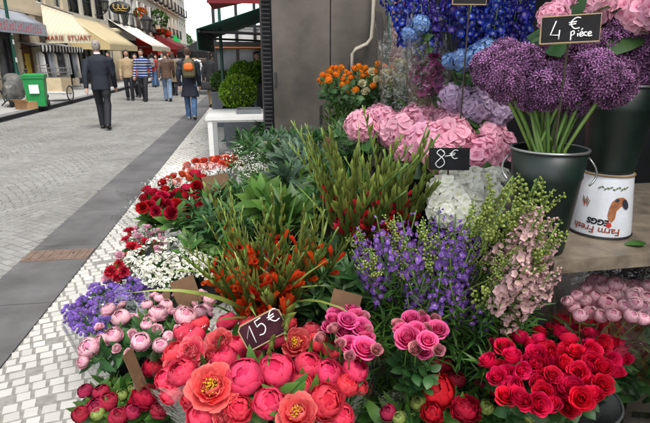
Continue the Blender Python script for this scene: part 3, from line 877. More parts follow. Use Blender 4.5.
def rail_mesh(w, s, dep=.35):
    k = ('rail', round(w, 2), s)
    if k not in _wc:
        b = MB(); x = s * dep
        for z in (.08, .9): b.box((x, 0, z), (.035, w, .035))
        n = max(4, int(w / .13))
        for i in range(n + 1): b.tube([(x, -w / 2 + w * i / n, .08), (x, -w / 2 + w * i / n, .9)], .009, 4)
        for e in (-w / 2, w / 2):
            for z in (.08, .9): b.box((x / 2, e, z), (dep, .03, .03))
        b.box((x / 2, 0, 0), (dep + .1, w + .1, .1))
        _wc[k] = b.mesh('balcony', M['iron'])
    return _wc[k]
def building(label, face, s, y0, y1, H, wm, cols, floors, shop=True, fm='white_paint', shutters=None, rails=(1, 3), group=None, dep=.22, gf=3.1, shopmat='dark_front', skip_shop=False, wide=1.15):
    root = thing('building', label, 'building', (face, (y0 + y1) / 2, 0), 0, group)
    yo = (y0 + y1) / 2
    ops = []
    W = (y1 - y0) / cols
    for f, (z, h) in enumerate(floors):
        for c in range(cols):
            yc = y0 + W * (c + .5); ww = min(wide, W * (.55 if wide < 1.2 or f else .86))
            ops.append((yc - ww / 2, yc + ww / 2, z, z + h, f))
    shops = []
    if shop:
        n = max(1, round((y1 - y0) / 4.2)); sw = (y1 - y0) / n
        for i in range(n): shops.append((y0 + sw * i + .35, y0 + sw * (i + 1) - .35, .12, gf - .35))
    b = MB(); wall_mb(b, face, s, y0, y1, 0, H, ops + shops, dep)
    # cornices, string courses
    cz = [gf + .15] + [f[0] - .32 for f in floors[1:]] + [H - .25]
    for z in cz: b.box((face + s * .07, yo, z), (.16, y1 - y0 - .01, .14)); 
    wall = b.build('wall', M[wm], root, loc=(-face, -yo, 0))
    for a, c, e, g, f in ops:
        fr, pa = window_meshes(c - a, g - e, s, fm)
        o = link('window', fr, root, (-s * (dep - .05), (a + c) / 2 - yo, e)); link('pane', pa, o)
        if f in rails: link('balcony', rail_mesh(c - a + .3, s), root, (0.0 + s * .004, (a + c) / 2 - yo, e - .06))
        if shutters:
            for e_ in (-1, 1):
                k = ('sh', round(c - a, 2), round(g - e, 2), shutters)
                if k not in _wc:
                    q = MB(); q.box((0, 0, (g - e) / 2), (.05, (c - a) * .48, g - e))
                    for i in range(int((g - e) / .12)): q.box((s * .028, 0, .08 + i * .12), (.02, (c - a) * .38, .05), 0, 0, None, 1.0, .0)
                    _wc[k] = q.mesh('shutter', M[shutters])
                link('shutter', _wc[k], root, (s * .03, (a + c) / 2 - yo + e_ * (c - a) * .75, e))
    if not skip_shop:
        for a, c, e, g in shops:
            f = MB(); w_ = c - a; h_ = g - e
            f.box((0, 0, .25), (.12, w_, .5)); f.box((0, 0, h_ - .3), (.14, w_, .6))
            for k in range(4): f.box((0.004, -w_ / 2 + .05 + (w_ - .1) * k / 3, h_ / 2), (.10, .1, h_ - .02))
            o = f.build('shopfront', M[shopmat], root, loc=(-s * (dep - .06), (a + c) / 2 - yo, e))
            p = MB(); p.box((0, 0, h_ / 2), (.02, w_ - .1, h_ - 1.0)); p.build('pane', M['pane_light'], o, loc=(-s * .05, 0, 0))
    rf = MB(); rf.prism([(0.25 * s, H + .002), (-s * 3.5, H + 2.6), (-s * 7.9, H + 2.6), (-s * 7.9, H + .002)], 'y', y0 - yo + .01, y1 - yo - .01)
    rf.build('roof', M['slab'], root)
    return root
FL = [(3.75, 2.1), (6.85, 2.0), (9.85, 1.9), (12.7, 1.7)]
B1 = building('cream corner building with a brown wooden door beside the green bin', -9, 1, 8, 24.4, 15.5, 'cream', 6, FL, shop=True, rails=())
building('cream building above the striped garment stall and cream awning', -9, 1, 24.43, 29.0, 15.0, 'cream', 2, FL, rails=(1,))
building('pale building with dark upper shop windows above the yellow awning', -9, 1, 29.03, 36.4, 15.8, 'stone', 3, [(3.7, 2.3)] + FL[1:], fm='dark_front', rails=(1,), wide=2.2)
building('white building carrying the black oval sign', -9, 1, 36.43, 46, 16.2, 'white_wall', 4, FL, rails=(0, 2))
building('ochre stucco building with red flowers on its balcony', -9, 1, 46.03, 57, 16.6, 'stone', 4, FL, shutters='white_paint', rails=(0, 1))
building('tall pale building with leafy planter, above the dark red awning', -9, 1, 57.03, 72, 17.2, 'cream', 5, FL, shutters='offwhite_cloth', rails=(0, 1, 2))
building('white building behind the green pharmacy cross', -9, 1, 72.03, 80, 17.6, 'white_wall', 3, FL, rails=(1, 2))
building('low hazy building at the very end of the street', -24, 1, 235, 290, 7, 'white_wall', 10, FL[:1], rails=())
building('stone building over the restaurant terrace', 2.3, -1, 5.35, 22, 9, 'stone', 5, FL[:2], rails=(0,))
building('white building beyond the terrace on the right', 2.3, -1, 22.03, 48, 13, 'white_wall', 8, FL[:3], rails=(0,))
building('far stone building on the right side', 2.3, -1, 48.03, 120, 15, 'stone', 20, FL, rails=())

# door of the corner building and its yellow notice, cafe front awning
yo = (8 + 24.4) / 2
def child_box(root, name, m, c, d, **k):
    b = MB(); b.box((0, 0, 0), d, **k); return b.build(name, M[m], root, loc=c)
dr = child_box(B1, 'door', 'door_wood', (.035, 23.05 - yo, 1.5), (.07, 1.0, 2.75))
for z in (-.75, .15, .95): child_box(dr, 'door_panel', 'door_wood', (.045, 0, z), (.025, .68, .62))
child_box(dr, 'handle', 'gold', (.07, -.38, -.25), (.05, .04, .14))
child_box(B1, 'pilaster', 'cream', (.06, 24.02 - yo, 1.65), (.12, .62, 3.1))
child_box(B1, 'pilaster', 'cream', (.06, 22.3 - yo, 1.65), (.12, .3, 3.1))
nt_ = thing('poster', 'yellow notice fixed on the brown wooden door', 'notice', (-8.895, 22.95, 1.25))
b = MB(); b.box((0, 0, 0), (.012, .46, .75)); b.build('sheet', M['yellow'], nt_)
b = MB()
for i in range(5): b.box((.008, r_.uniform(-.04, .04), .25 - i * .12), (.004, .3 - .03 * i, .035))
b.build('printing', M['ochre_wall'], nt_)

def quad_cloth(b, A, B, C, D, th=.02, nu=8, sag=.0):
    "cloth between four corners (A B top edge, D C lower edge)"
    A, B, C, D = map(Vector, (A, B, C, D)); n = (B - A).cross(D - A).normalized() * th
    vs = []; fs = []
    for k in (0, 1):
        for i in range(nu + 1):
            t = i / nu; P, Q = A.lerp(B, t), D.lerp(C, t)
            for j in range(5):
                v = P.lerp(Q, j / 4) + n * k; v.z -= sag * math.sin(PI * j / 4); vs.append(tuple(v))
    m = 5 * (nu + 1)
    for i in range(nu):
        for j in range(4):
            q = (i * 5 + j, (i + 1) * 5 + j, (i + 1) * 5 + j + 1, i * 5 + j + 1)
            fs.append(q[::-1]); fs.append(tuple(x + m for x in q))
    rim = [i * 5 for i in range(nu + 1)] + [nu * 5 + j for j in range(1, 5)] + [i * 5 + 4 for i in range(nu - 1, -1, -1)] + [j for j in range(3, 0, -1)]
    for a, c in zip(rim, rim[1:] + rim[:1]): fs.append((a, c, c + m, a + m))
    b.add(vs, fs)
def scallop(b, A, B, h, n, th=.012, depth=.4):
    "hanging valance with a scalloped lower edge"
    A = Vector(A); B = Vector(B); k = n * 6; nr = (B - A).cross(Vector((0, 0, 1))).normalized() * th
    vs = []; fs = []
    for i in range(k + 1):
        p = A.lerp(B, i / k); d = h * (1 - depth + depth * abs(math.sin(PI * i / 6)))
        for q in (p, p - Vector((0, 0, d)), p + nr, p - Vector((0, 0, d)) + nr): vs.append(tuple(q))
    for i in range(k):
        o, e = i * 4, i * 4 + 4
        fs += [(o, e, e + 1, o + 1), (o + 2, o + 3, e + 3, e + 2), (o + 1, e + 1, e + 3, o + 3)]
    b.add(vs, fs)
def text_mesh(name, s, size, m, parent, M4, depth=.004, bold=0.0, align='CENTER', shear=0.0):
    cu = bpy.data.curves.new(name, 'FONT'); cu.body = s; cu.size = size; cu.extrude = depth; cu.offset = bold; cu.align_x = align; cu.align_y = 'CENTER'; cu.shear = shear
    o = bpy.data.objects.new(name, cu); COL.objects.link(o)
    bpy.context.view_layer.update()
    me = bpy.data.meshes.new_from_object(o.evaluated_get(bpy.context.evaluated_depsgraph_get()))
    bpy.data.objects.remove(o); me.materials.clear(); me.materials.append(M[m]); me.transform(M4)
    return link(name, me, parent)

def awning(label, xw, zw, xf, zf, y0, y1, m, vh=.25, side=True, group=None, scall=0, frame=True, name='awning', vm=None):
    "awning on a wall at x=xw, slanting down to its front edge at x=xf"
    o = Vector((xw, (y0 + y1) / 2, 0)); t = thing(name, label, 'awning', (xw, o.y, zw), 0, group)
    def L(x, y, z): return (x - xw, y - o.y, z - zw)
    b = MB(); quad_cloth(b, L(xw, y0, zw), L(xw, y1, zw), L(xf, y1, zf), L(xf, y0, zf), .015 * (1 if xf > xw else -1), 8, .04)
    b.build('canopy', M[m], t, True)
    b = MB()
    if scall: scallop(b, L(xf, y0, zf - .005), L(xf, y1, zf - .005), vh, scall)
    else: b.box(L(xf, o.y, zf - vh / 2 - .005), (.014, y1 - y0 - .004, vh))
    if side:
        for yy in (y0 + .01, y1 - .01): b.prism([(0, -.03), (xf - xw, zf - zw - .01), (xf - xw, zf - zw - vh), (0, zf - zw - vh * .9)], 'y', yy - o.y - .005, yy - o.y + .005)
    b.build('valance', M[vm or m], t)
    if frame:
        b = MB()
        for yy in (y0 + .12, y1 - .12):
            b.tube([L(xw, yy, zf - .15), L(xf - .03 * (1 if xf > xw else -1), yy, zf - .03)], .022, 6)
        b.tube([L(xf - .03 * (1 if xf > xw else -1), y0 + .02, zf - .035), L(xf - .03 * (1 if xf > xw else -1), y1 - .02, zf - .035)], .025, 6)
        b.build('frame', M['iron'], t)
    return t
awn = awning('grey awning with pinkish red lettering at the left picture edge', -8.98, 3.25, -8.1, 2.72, 14.5, 23.2, 'grey_cloth', .42, side=True)
b = MB()       # the lettering on it is too blurred to read: short red strokes
x = 0
for i in range(22):
    yy = -1.0 + i * .22
    b.box((.89, yy, -.76), (.006, .035, .2)); b.box((.89, yy + .06, -.70 + .06 * (i % 3)), (.006, .09, .035)); b.box((.89, yy + .05, -.84), (.0065, .07, .03))
b.build('lettering', M['pink_letter'], awn)

# cream awning with the name of the side street: turned towards the camera
TL, TR, BR, BL = PD(41, 4, 23.6), PD(73, 15, 24.2), PD(90, 34.5, 22.6), PD(44.5, 34.5, 21.9)
dwn = Vector((0, 0, -.34))
t = thing('awning', 'cream awning lettered MARIE STUART, sloping towards the viewer', 'awning', tuple(BL))
b = MB(); quad_cloth(b, TL - BL, TR - BL, BR - BL, Vector((0, 0, 0)), .02, 10, .03); cnp = b.build('canopy', M['cream_stripe'], t, True)
b = MB(); quad_cloth(b, Vector((0, 0, -.004)), BR - BL - Vector((0, 0, .004)), BR - BL + dwn, dwn, .015, 10); b.build('valance', M['cream_stripe'], t)
b = MB(); quad_cloth(b, TL - BL, Vector((0, 0, -.01)), dwn, TL - BL - Vector((0, 0, .3)), .012, 4)
b.build('side', M['offwhite_cloth'], t)
e = (BR - BL).normalized(); upv = Vector((0, 0, 1)); nrm = e.cross(upv).normalized(); upv = nrm.cross(e).normalized() * -1
if upv.z < 0: upv = -upv
c = (BR - BL) * .51 + Vector((0, 0, -.17)) + nrm * .02
Mx = Matrix((( e.x, upv.x, nrm.x, c.x), (e.y, upv.y, nrm.y, c.y), (e.z, upv.z, nrm.z, c.z), (0, 0, 0, 1)))
text_mesh('lettering', 'MARIE  STUART', .25, 'red_letter', t, Matrix.Translation(nrm * .012 + upv * .02) @ Mx, .004, .004)
b = MB(); b.tube([TL - BL, TR - BL], .03, 6); b.tube([(0, .03, -.01), BR - BL + Vector((0, .03, -.01))], .02, 6); b.build('frame', M['iron'], t)

awning('yellow striped awning beyond the cream lettered one', -8.98, 3.5, -7.1, 2.15, 28.75, 35.5, 'yellow_stripe', .3)
awning('long off-white awning on a dark frame, over the red shopfront', -8.98, 3.85, -6.35, 2.2, 36.6, 44.5, 'offwhite_cloth', .3, side=False, vm='cream_stripe')
awning('bright red awning under the off-white awning', -8.98, 2.95, -7.4, 2.2, 44.7, 52, 'red_cloth', .55)
awning('dark red awning before the green pharmacy cross', -8.98, 3.7, -6.8, 2.5, 52.5, 60, 'darkred_cloth', .35)
awning('small red awning far down the street', -8.98, 3.0, -6.7, 2.1, 60.5, 68, 'red_cloth', .4)
b = MB(); b.box((0, 0, 0), (.5, .5, 3.0)); b.lathe([(.35, 1.4), (.42, 1.5), (.42, 1.62), (.3, 1.7)], 12, close=True)
tag(b.build('column', M['cream'], None, loc=(-8.7, 37.0, 1.6)), 'cream stone column under the off-white awning', 'column')
# garment stall
t = awning('small black and white scalloped awning over hanging clothes', -8.98, 2.1, -8.1, 1.95, 22.2, 27.6, 'bw_stripe', .26, side=False, scall=14)
t = thing('clothes_rail', 'steel clothes rail under the black and white awning', 'clothes rail', (-8.35, 24.9, .1))
b = MB(); b.tube([(0, -2.4, 1.62), (0, 2.5, 1.62)], .016, 6); b.build('bar', M['wire'], t)
for yy in (-2.3, 2.4):
    b = MB(); b.tube([(0, yy, 0.02), (0, yy, 1.62)], .016, 6); b.box((0, yy, .015), (.5, .05, .03)); b.build('upright', M['wire'], t)
gcols = [('white_paint', 'white'), ('slab', 'grey'), ('pane', 'dark blue'), ('offwhite_cloth', 'cream'), ('grey_cloth', 'light grey'), ('black_cloth', 'black')]
for i in range(14):
    mk, cn = gcols[(i * 5 + i // 3) % 6]; L = r_.uniform(.85, 1.25)
    o = thing('hanging_garment', '%s garment hanging on the clothes rail under the striped awning' % cn, 'garment', (-8.35, 22.8 + i * .33, 1.7), r_.normal(0, .15), 'garments on the clothes rail')
    b = MB(); b.lathe([(.05, 0), (.16, -.1), (.17, -.4), (.2, -L), (.17, -L)], 12); q = b.v[-1]; q[:, 1] *= .42
    fold = np.sin(np.arctan2(q[:, 1], q[:, 0]) * 6) * .012; q[:, 0] *= 1 + fold; b.build('cloth', M[mk], o, True)
    b = MB(); b.tube([(0, 0, .0), (0, 0, .05), (.012, 0, .075), (.03, 0, .06)], .004, 4); b.tube([(-.16, 0, -.07), (0, 0, 0), (.16, 0, -.07)], .008, 4); b.build('hanger', M['wire'], o)
# green post on the left pavement
p = PX(8, 20, -8.2)
t = thing('lamp_post', 'slim green iron post beside the grey covered scooter', 'post', (p.x, p.y, .1))
b = MB(); b.lathe([(.13, 0), (.13, .3), (.09, .36), (.075, .9), (.06, 1.0), (.05, 3.6), (.07, 3.65), (.07, 3.75), (.04, 3.8), (.035, 4.6)], 12); b.build('pole', M['green_iron'], t, True)
b = MB(); b.lathe([(.1, 4.6), (.17, 4.95), (.19, 5.0), (.05, 5.2), (.02, 5.3)], 8); b.build('lantern', M['glass'], t)
b = MB()
for z, w_ in ((1.3, .12), (1.9, .1), (2.2, .13)): b.box((.055, 0, z), (.012, w_, .16))
b.build('stickers', M['sticker'], t)

# wheelie bin
p = PZ(39, 108, .1)
t = thing('wheelie_bin', 'green wheelie bin with a white square sticker by the kerb', 'bin', (p.x, p.y, .1), R(12))
b = MB(); b.box((0, 0, .46), (.44, .5, .78), 0, 0, None, 1.18); b.box((0, 0, .855), (.57, .64, .05)); smooth = b.build('body', M['bin_green'], t)
b = MB(); b.box((0, 0, .905), (.58, .66, .045)); b.box((0, 0, .94), (.5, .56, .03), 0, 0, None, .85); b.build('lid', M['bin_green'], t)
b = MB(); b.box((0, -.292, .56), (.24, .012, .24), 0, 0, None, 1, 0); s_ = b.build('sticker', M['sticker'], t); s_.rotation_euler = (R(3.5), 0, 0)
for sx in (-.24, .24):
    b = MB(); b.lathe([(.03, -.03), (.1, -.03), (.11, 0), (.1, .03), (.03, .03)], 14); o = b.build('wheel', M['rubber'], t, loc=(sx, .2, .11)); o.rotation_euler = (0, PI / 2, 0)
b = MB(); b.tube([(-.22, .33, .9), (-.22, .40, .9), (.22, .40, .9), (.22, .33, .9)], .015, 6); b.build('handle', M['bin_green'], t)

# cargo cart
p = PZ(60.5, 101, .1)
t = thing('cargo_cart', 'pale wooden box cart on two spoked wheels with a wire basket', 'cart', (p.x, p.y, .1), R(-6)); t.scale = (.88, .88, .92)
b = MB(); b.box((0, 0, .55), (.62, .85, .5)); b.box((.0, -.43, .55), (.66, .03, .54)); b.build('box', M['pale_wood'], t)
b = MB(); b.box((0, -.46, .33), (.9, .03, .06)); b.box((0, 0, .27), (.7, .9, .05)); b.build('chassis', M['white_paint'], t)
for sx in (-.47, .47):
    o = tag(link('wheel', None, t, (sx, -.15, .28)))
    b = MB(); n = 28; b.tube([(0, .26 * math.cos(2 * PI * i / n), .26 * math.sin(2 * PI * i / n)) for i in range(n + 1)], .022, 6, cap=False); b.build('tyre', M['rubber'], o, True)
    b = MB()
    for i in range(14): a = 2 * PI * i / 14; b.tube([(0, 0, 0), (0, .25 * math.cos(a), .25 * math.sin(a))], .004, 3)
    b.tube([(-.05, 0, 0), (.05, 0, 0)], .03, 8); b.build('spokes', M['wire'], o)
b = MB()
for z, k in ((.82, .9), (1.0, 1.05), (1.15, 1.12)):
    b.tube([(-.3 * k, -.42 * k, z), (.3 * k, -.42 * k, z), (.3 * k, .42 * k, z), (-.3 * k, .42 * k, z), (-.3 * k, -.42 * k, z)], .012, 5)
for i in range(6):
    for yy in (-1, 1): b.tube([(-.3 + .12 * i, -.4 * yy, .80), ((-.3 + .12 * i) * 1.12, -.47 * yy, 1.15)], .006, 4)
for i in range(7):
    for xx in (-1, 1): b.tube([(.28 * xx, -.4 + .133 * i, .80), (.335 * xx, (-.4 + .133 * i) * 1.12, 1.15)], .006, 4)
b.build('basket', M['wire'], t)
b = MB(); b.tube([(-.3, -.44, .8), (-.42, -.6, 1.05), (-.36, -.62, 1.22), (.0, -.60, 1.26)], .016, 6); b.build('handle', M['wire'], t)

# covered scooter and cardboard box
p = PZ(15, 107, .1)
t = thing('covered_scooter', 'scooter bulging under a grey tarpaulin beside the green bin', 'scooter', (p.x - .12, p.y + .3, .1), R(14)); t.scale = (.92, .8, .88)
b = MB(); n_ = 22; rg_ = []
for yy, hw, top, low in ((-.78, .06, .62, .42), (-.74, .15, .72, .26), (-.5, .21, .82, .2), (-.2, .23, .84, .17), (.05, .22, .80, .2), (.22, .24, .92, .16), (.36, .33, 1.07, .2), (.46, .33, 1.06, .24), (.58, .22, .92, .22), (.70, .14, .7, .28), (.75, .05, .55, .4)):
    vs_ = []
    for j in range(n_):
        a_ = 2 * PI * j / n_; ca, sa = math.cos(a_), math.sin(a_); mz, hz = (top + low) / 2, (top - low) / 2
        f_ = 1 + .06 * math.sin(a_ * 7 + yy * 9) * (1 if sa < .4 else .3)
        vs_.append((hw * f_ * math.copysign(abs(ca) ** .7, ca) * (1.15 if sa < 0 else .9), yy + .02 * math.sin(a_ * 5), mz + hz * math.copysign(abs(sa) ** .8, sa) + (.03 * math.sin(a_ * 9 + yy * 5) if sa < -.5 else 0)))
    rg_ += vs_
k_ = len(rg_) // n_
b.add(rg_, [(i * n_ + j, i * n_ + (j + 1) % n_, (i + 1) * n_ + (j + 1) % n_, (i + 1) * n_ + j) for i in range(k_ - 1) for j in range(n_)] + [tuple(range(n_))[::-1], tuple((k_ - 1) * n_ + j for j in range(n_))])
b.build('cover', M['tarp'], t, True)
for sg in (-1, 1):
    b = MB(); b.tube([(sg * .25, .42, .98), (sg * .4, .40, 1.12)], .01, 5); b.addt(ball(.06, 5, 8), Matrix.Translation((sg * .42, .40, 1.16)) @ Matrix.Diagonal((1, .4, .8, 1))); b.build('mirror', M['iron'], t, True)
for yy in (-.56, .60):
    o = link('wheel', None, t, (0, yy, .22)); b = MB(); b.tube([(0, .17 * math.cos(2 * PI * i / 20), .17 * math.sin(2 * PI * i / 20)) for i in range(21)], .05, 8, cap=False); b.build('tyre', M['rubber'], o, True)
    b = MB(); b.tube([(-.05, 0, 0), (.05, 0, 0)], .07, 10); b.build('rim', M['wire'], o)
b = MB(); b.tube([(-.1, .1, .3), (-.38, .05, .02)], .02, 6); b.tube([(-.38, .0, .62), (-.36, .25, .45), (-.3, .3, .1)], .018, 6); b.tube([(-.1, -.3, .85), (-.42, -.28, .98)], .018, 6); b.build('stand', M['iron'], t)
p = PZ(27, 109, .1)
t = thing('cardboard_box', 'brown cardboard box lying on the kerb before the green bin', 'box', (p.x, p.y, .1), R(-25))
b = MB(); b.box((0, 0, .11), (.5, .3, .21)); b.build('carton', M['cardboard'], t)
for s_, a in ((1, .5), (-1, -.35)):
    b = MB(); b.box((0, .075 * s_, 0), (.49, .15, .006)); o = b.build('flap', M['cardboard'], t, loc=(0, .15 * s_, .222)); o.rotation_euler = (a, 0, 0)

# oval sign with gold curls, lanterns, cross, balcony flowers
def on_left(px, py, x): return PX(px, py, x)
p = on_left(120, 8, -8.2)
t = thing('oval_sign', 'black oval hanging sign with gold curly script', 'sign', tuple(p), 0)
b = MB(); b.lathe([(.001, -.04), (.62, -.04), (.66, 0), (.62, .04), (.001, .04)], 32); o = b.build('board', M['iron'], t, True); o.rotation_euler = (PI / 2, 0, 0); o.scale = (1, .6, 1)
b = MB(); pts = []
for i in range(61):
    a = i / 60; pts.append((-.46 + .92 * a, -.055, .05 + .16 * math.sin(a * 2 * PI * 3.2) * (1 - .35 * a)))
    pts[-1] = (pts[-1][0] + .10 * math.cos(a * 2 * PI * 3.2), -.055, pts[-1][2])
b.tube(pts, .028, 5); b.tube([(-.4, -.055, -.2), (0, -.055, -.16), (.42, -.055, -.2)], .018, 5); b.build('script', M['gold'], t, True)
b = MB(); b.tube([(0, 0, .38), (0, 0, .5), (-.8, 0, .5)], .025, 6); b.build('bracket', M['iron'], t)
def lantern(px, py, x, lab, s=1.0):
    p = on_left(px, py, x); t = thing('wall_lantern', lab, 'lantern', tuple(p))
    b = MB(); b.lathe([(.16 * s, -.25 * s), (.26 * s, .22 * s)], 6, close=True); b.build('glass', M['glass'], t)
    b = MB(); b.lathe([(.30 * s, .22 * s), (.31 * s, .27 * s), (.1 * s, .45 * s), (.03 * s, .55 * s)], 6, close=True); b.lathe([(.05 * s, -.42 * s), (.17 * s, -.27 * s), (.17 * s, -.24 * s)], 6, close=True)
    for i in range(6): a = i * PI / 3; b.tube([(.165 * s * math.cos(a), .165 * s * math.sin(a), -.25 * s), (.265 * s * math.cos(a), .265 * s * math.sin(a), .23 * s)], .014 * s, 4)
    b.build('cage', M['iron'], t)
    b = MB(); b.tube([(0, 0, -.4 * s), (-.25, 0, -.62 * s), (-(x + 9) * 1.0, 0, -.55 * s)], .03, 6); b.build('bracket', M['iron'], t)
lantern(125, 18, -8.3, 'wall lantern under the black oval sign')
lantern(146.5, 25, -7.9, 'larger wall lantern above the red awning', 1.5)
lantern(104.5, 6, -8.4, 'dark bowl-shaped lantern left of the oval sign', .9)
p = on_left(175.5, 40.5, -8.0)
t = thing('pharmacy_cross', 'green pharmacy cross sticking out over the street', 'sign', tuple(p))
b = MB(); h, a = .5, .17
b.prism([(-h, -a), (-a, -a), (-a, -h), (a, -h), (a, -a), (h, -a), (h, a), (a, a), (a, h), (-a, h), (-a, a), (-h, a)], 'y', -.12, .12); b.build('cross', M['neon_green'], t)
b = MB(); b.tube([(-h, 0, 0), (-1.0, 0, 0)], .05, 6); b.build('bracket', M['iron'], t)

def bush_mesh(name, R0, n, m, leaf=(.03, .012), sq=1.0, seed=0, gap=.2):
    r = np.random.default_rng(seed); b = MB(); B = [blade(leaf[0] * s, leaf[1] * s, .5, .15, 3, 3, .7) for s in (.8, 1, 1.2)]
    lumps = [Vector(r.normal(0, 1, 3)).normalized() for _ in range(9)]
    for i in range(n):
        d = Vector(r.normal(0, 1, 3)).normalized()
        k = max(l.dot(d) for l in lumps); rr = R0 * (1 - gap + gap * k) * (r.uniform(.6, 1.05) ** .35)
        p = Vector((d.x * rr, d.y * rr, d.z * rr * sq))
        b.addt(B[i % 3], TM(p, (d + Vector(r.normal(0, .5, 3))).normalized(), r.uniform(0, 6)), r.random())
    return b.mesh(name, m, True)
def core(R0, sq=1.0):
    b = MB(); b.lathe([(max(.001, R0 * math.sin(PI * i / 8)), -R0 * sq * math.cos(PI * i / 8)) for i in range(9)], 14); return b
p = on_left(140.5, 13, -8.6)
t = thing('balcony_plant', 'red flowering balcony plant on the ochre building', 'plant', tuple(p)); 
link('leaves', bush_mesh('leaves', .5, 260, M['leaf'], (.16, .06), .7, 1), t); link('flowers', bush_mesh('flowers', .55, 160, M['orange_red'], (.14, .09), .7, 2), t)
b = MB(); b.box((0, 0, -.4), (.35, 1.0, .3)); b.build('trough', M['ochre_wall'], t)
p = on_left(158, 19, -8.5)
t = thing('balcony_plant', 'leafy green planter high on the tall pale building', 'plant', tuple(p)); link('leaves', bush_mesh('leaves', .85, 420, M['leaf'], (.22, .09), .9, 3), t)
b = MB(); b.box((0, 0, -.75), (.45, 1.4, .35)); b.build('trough', M['ochre_wall'], t)
p = on_left(163, 33, -8.4)
t = thing('balcony_plant', 'orange flowering window box above the dark red awning', 'plant', tuple(p)); link('leaves', bush_mesh('leaves', .5, 200, M['leaf'], (.2, .08), .6, 4), t); link('flowers', bush_mesh('flowers', .6, 200, M['orange_red'], (.2, .12), .5, 5), t)
b = MB(); b.box((0, 0, -.35), (.4, 1.2, .3)); b.build('trough', M['ochre_wall'], t)
# tree at the far end
p = PD(184, 50, 120)
t = thing('tree', 'small green street tree at the far end of the street', 'tree', (p.x, p.y, 0))
b = MB(); b.tube([(0, 0, 0), (.1, 0, 2), (0, .1, 3.4)], [.16, .12, .08], 7)
for a in range(5): b.tube([(0, .05, 2.6), (math.cos(a * 1.3) * 1.0, math.sin(a * 1.3) * 1.0, 4.2)], [.06, .02], 5)
b.build('trunk', M['dark_wood'], t)
link('crown', bush_mesh('crown', 2.1, 1500, M['leaf'], (.3, .13), 1.0, 6, .35), t, (0, 0, 4.6))

# ------------------------------------------------------------------ terrace on the right, behind the flower stand
awning('dark green awning stretched out over the terrace', 2.28, 3.0, PD(197, 30, 8.3).x, PD(197, 29, 8.3).z, 8.4, 12.2, 'green_cloth', .30, side=False)
x0 = PD(207, 2, 6.9).x
t = thing('awning', 'dark red awning edge over the vent column at top of picture', 'awning', (2.28, 7.0, 2.1))
zb = PD(230, 3.5, 6.9).z - 2.1
b = MB(); b.prism([(x0 - 2.28, zb + .02), (-.01, zb + .62), (-.01, zb + .65), (x0 - 2.28, zb + .05)], 'y', 0, 1.2); b.build('canopy', M['darkred_cloth'], t)
b = MB(); b.prism([(x0 - 2.28, zb), (-.01, zb), (-.01, zb + .6), (x0 - 2.28, zb + .018)], 'y', -.014, 0); b.build('valance', M['darkred_cloth'], t)
D = 12.6
def sx_(px, py=60): return PD(px, py, D).x
def sz_(py): return PD(240, py, D).z
ys = PD(240, 60, D).y
t = thing('terrace_screen', 'glazed terrace screen with white blind and black bars', 'screen', (sx_(216), ys, 0))
X0 = sx_(216)
b = MB()
for px in (216, 238, 256, 275): b.box((sx_(px) - X0, 0, 1.6), (.07, .07, 3.2))
for z, h in ((sz_(45.5), .16), (3.15, .09), (sz_(72), .06), (.06, .12), (sz_(26.5), .06)): b.box(((2.2 - X0) / 2, .003, z), (2.2 - X0, .06, h))
b.build('frame', M['iron'], t)
b = MB(); z0, z1 = sz_(43), sz_(28); b.box(((2.2 - X0) / 2, .05, (z0 + z1) / 2), (2.2 - X0, .02, z1 - z0)); b.build('blind', M['white_paint'], t)
b = MB(); b.box(((2.2 - X0) / 2, -.034, sz_(47.6)), (2.2 - X0, .012, .03)); b.build('trim', M['orange'], t)
b = MB(); b.box(((2.2 - X0) / 2, .03, sz_(45.5) / 2 + .05), (2.2 - X0, .015, sz_(45.5) - .2)); b.build('pane', M['pane'], t)
p = PD(219.5, 20, 9.4)
t = thing('post', 'thin green post holding the dark green awning', 'post', (p.x, p.y, 0))
b = MB(); b.tube([(0, 0, 0), (0, 0, 2.9)], .03, 8); b.build('pole', M['green_iron'], t)
b = MB(); b.lathe([(.09, 0), (.09, .02), (.04, .05)], 10, close=True); b.build('foot', M['green_iron'], t)
p = PD(214, 55, 22)
t = thing('parasol', 'black parasol behind the dark green awning', 'parasol', (p.x, p.y, 0))
zr, za = PD(214, 55, 22).z, PD(206, 33, 22).z
b = MB(); n = 8; rr = 1.5
vs = [(0, 0, za)] + [(rr * math.cos(2 * PI * i / n + .3), rr * math.sin(2 * PI * i / n + .3), zr + .12) for i in range(n)] + [(rr * math.cos(2 * PI * i / n + .3), rr * math.sin(2 * PI * i / n + .3), zr - .12) for i in range(n)]
b.add(vs, [(0, 1 + i, 1 + (i + 1) % n) for i in range(n)] + [(1 + i, 1 + n + i, 1 + n + (i + 1) % n, 1 + (i + 1) % n) for i in range(n)]); b.build('canopy', M['black_cloth'], t)
b = MB(); b.tube([(0, 0, 0), (0, 0, za + .06)], .025, 8); b.build('pole', M['iron'], t)
b = MB(); b.lathe([(.3, 0), (.3, .06), (.05, .1)], 14, close=True); b.build('base', M['iron'], t)

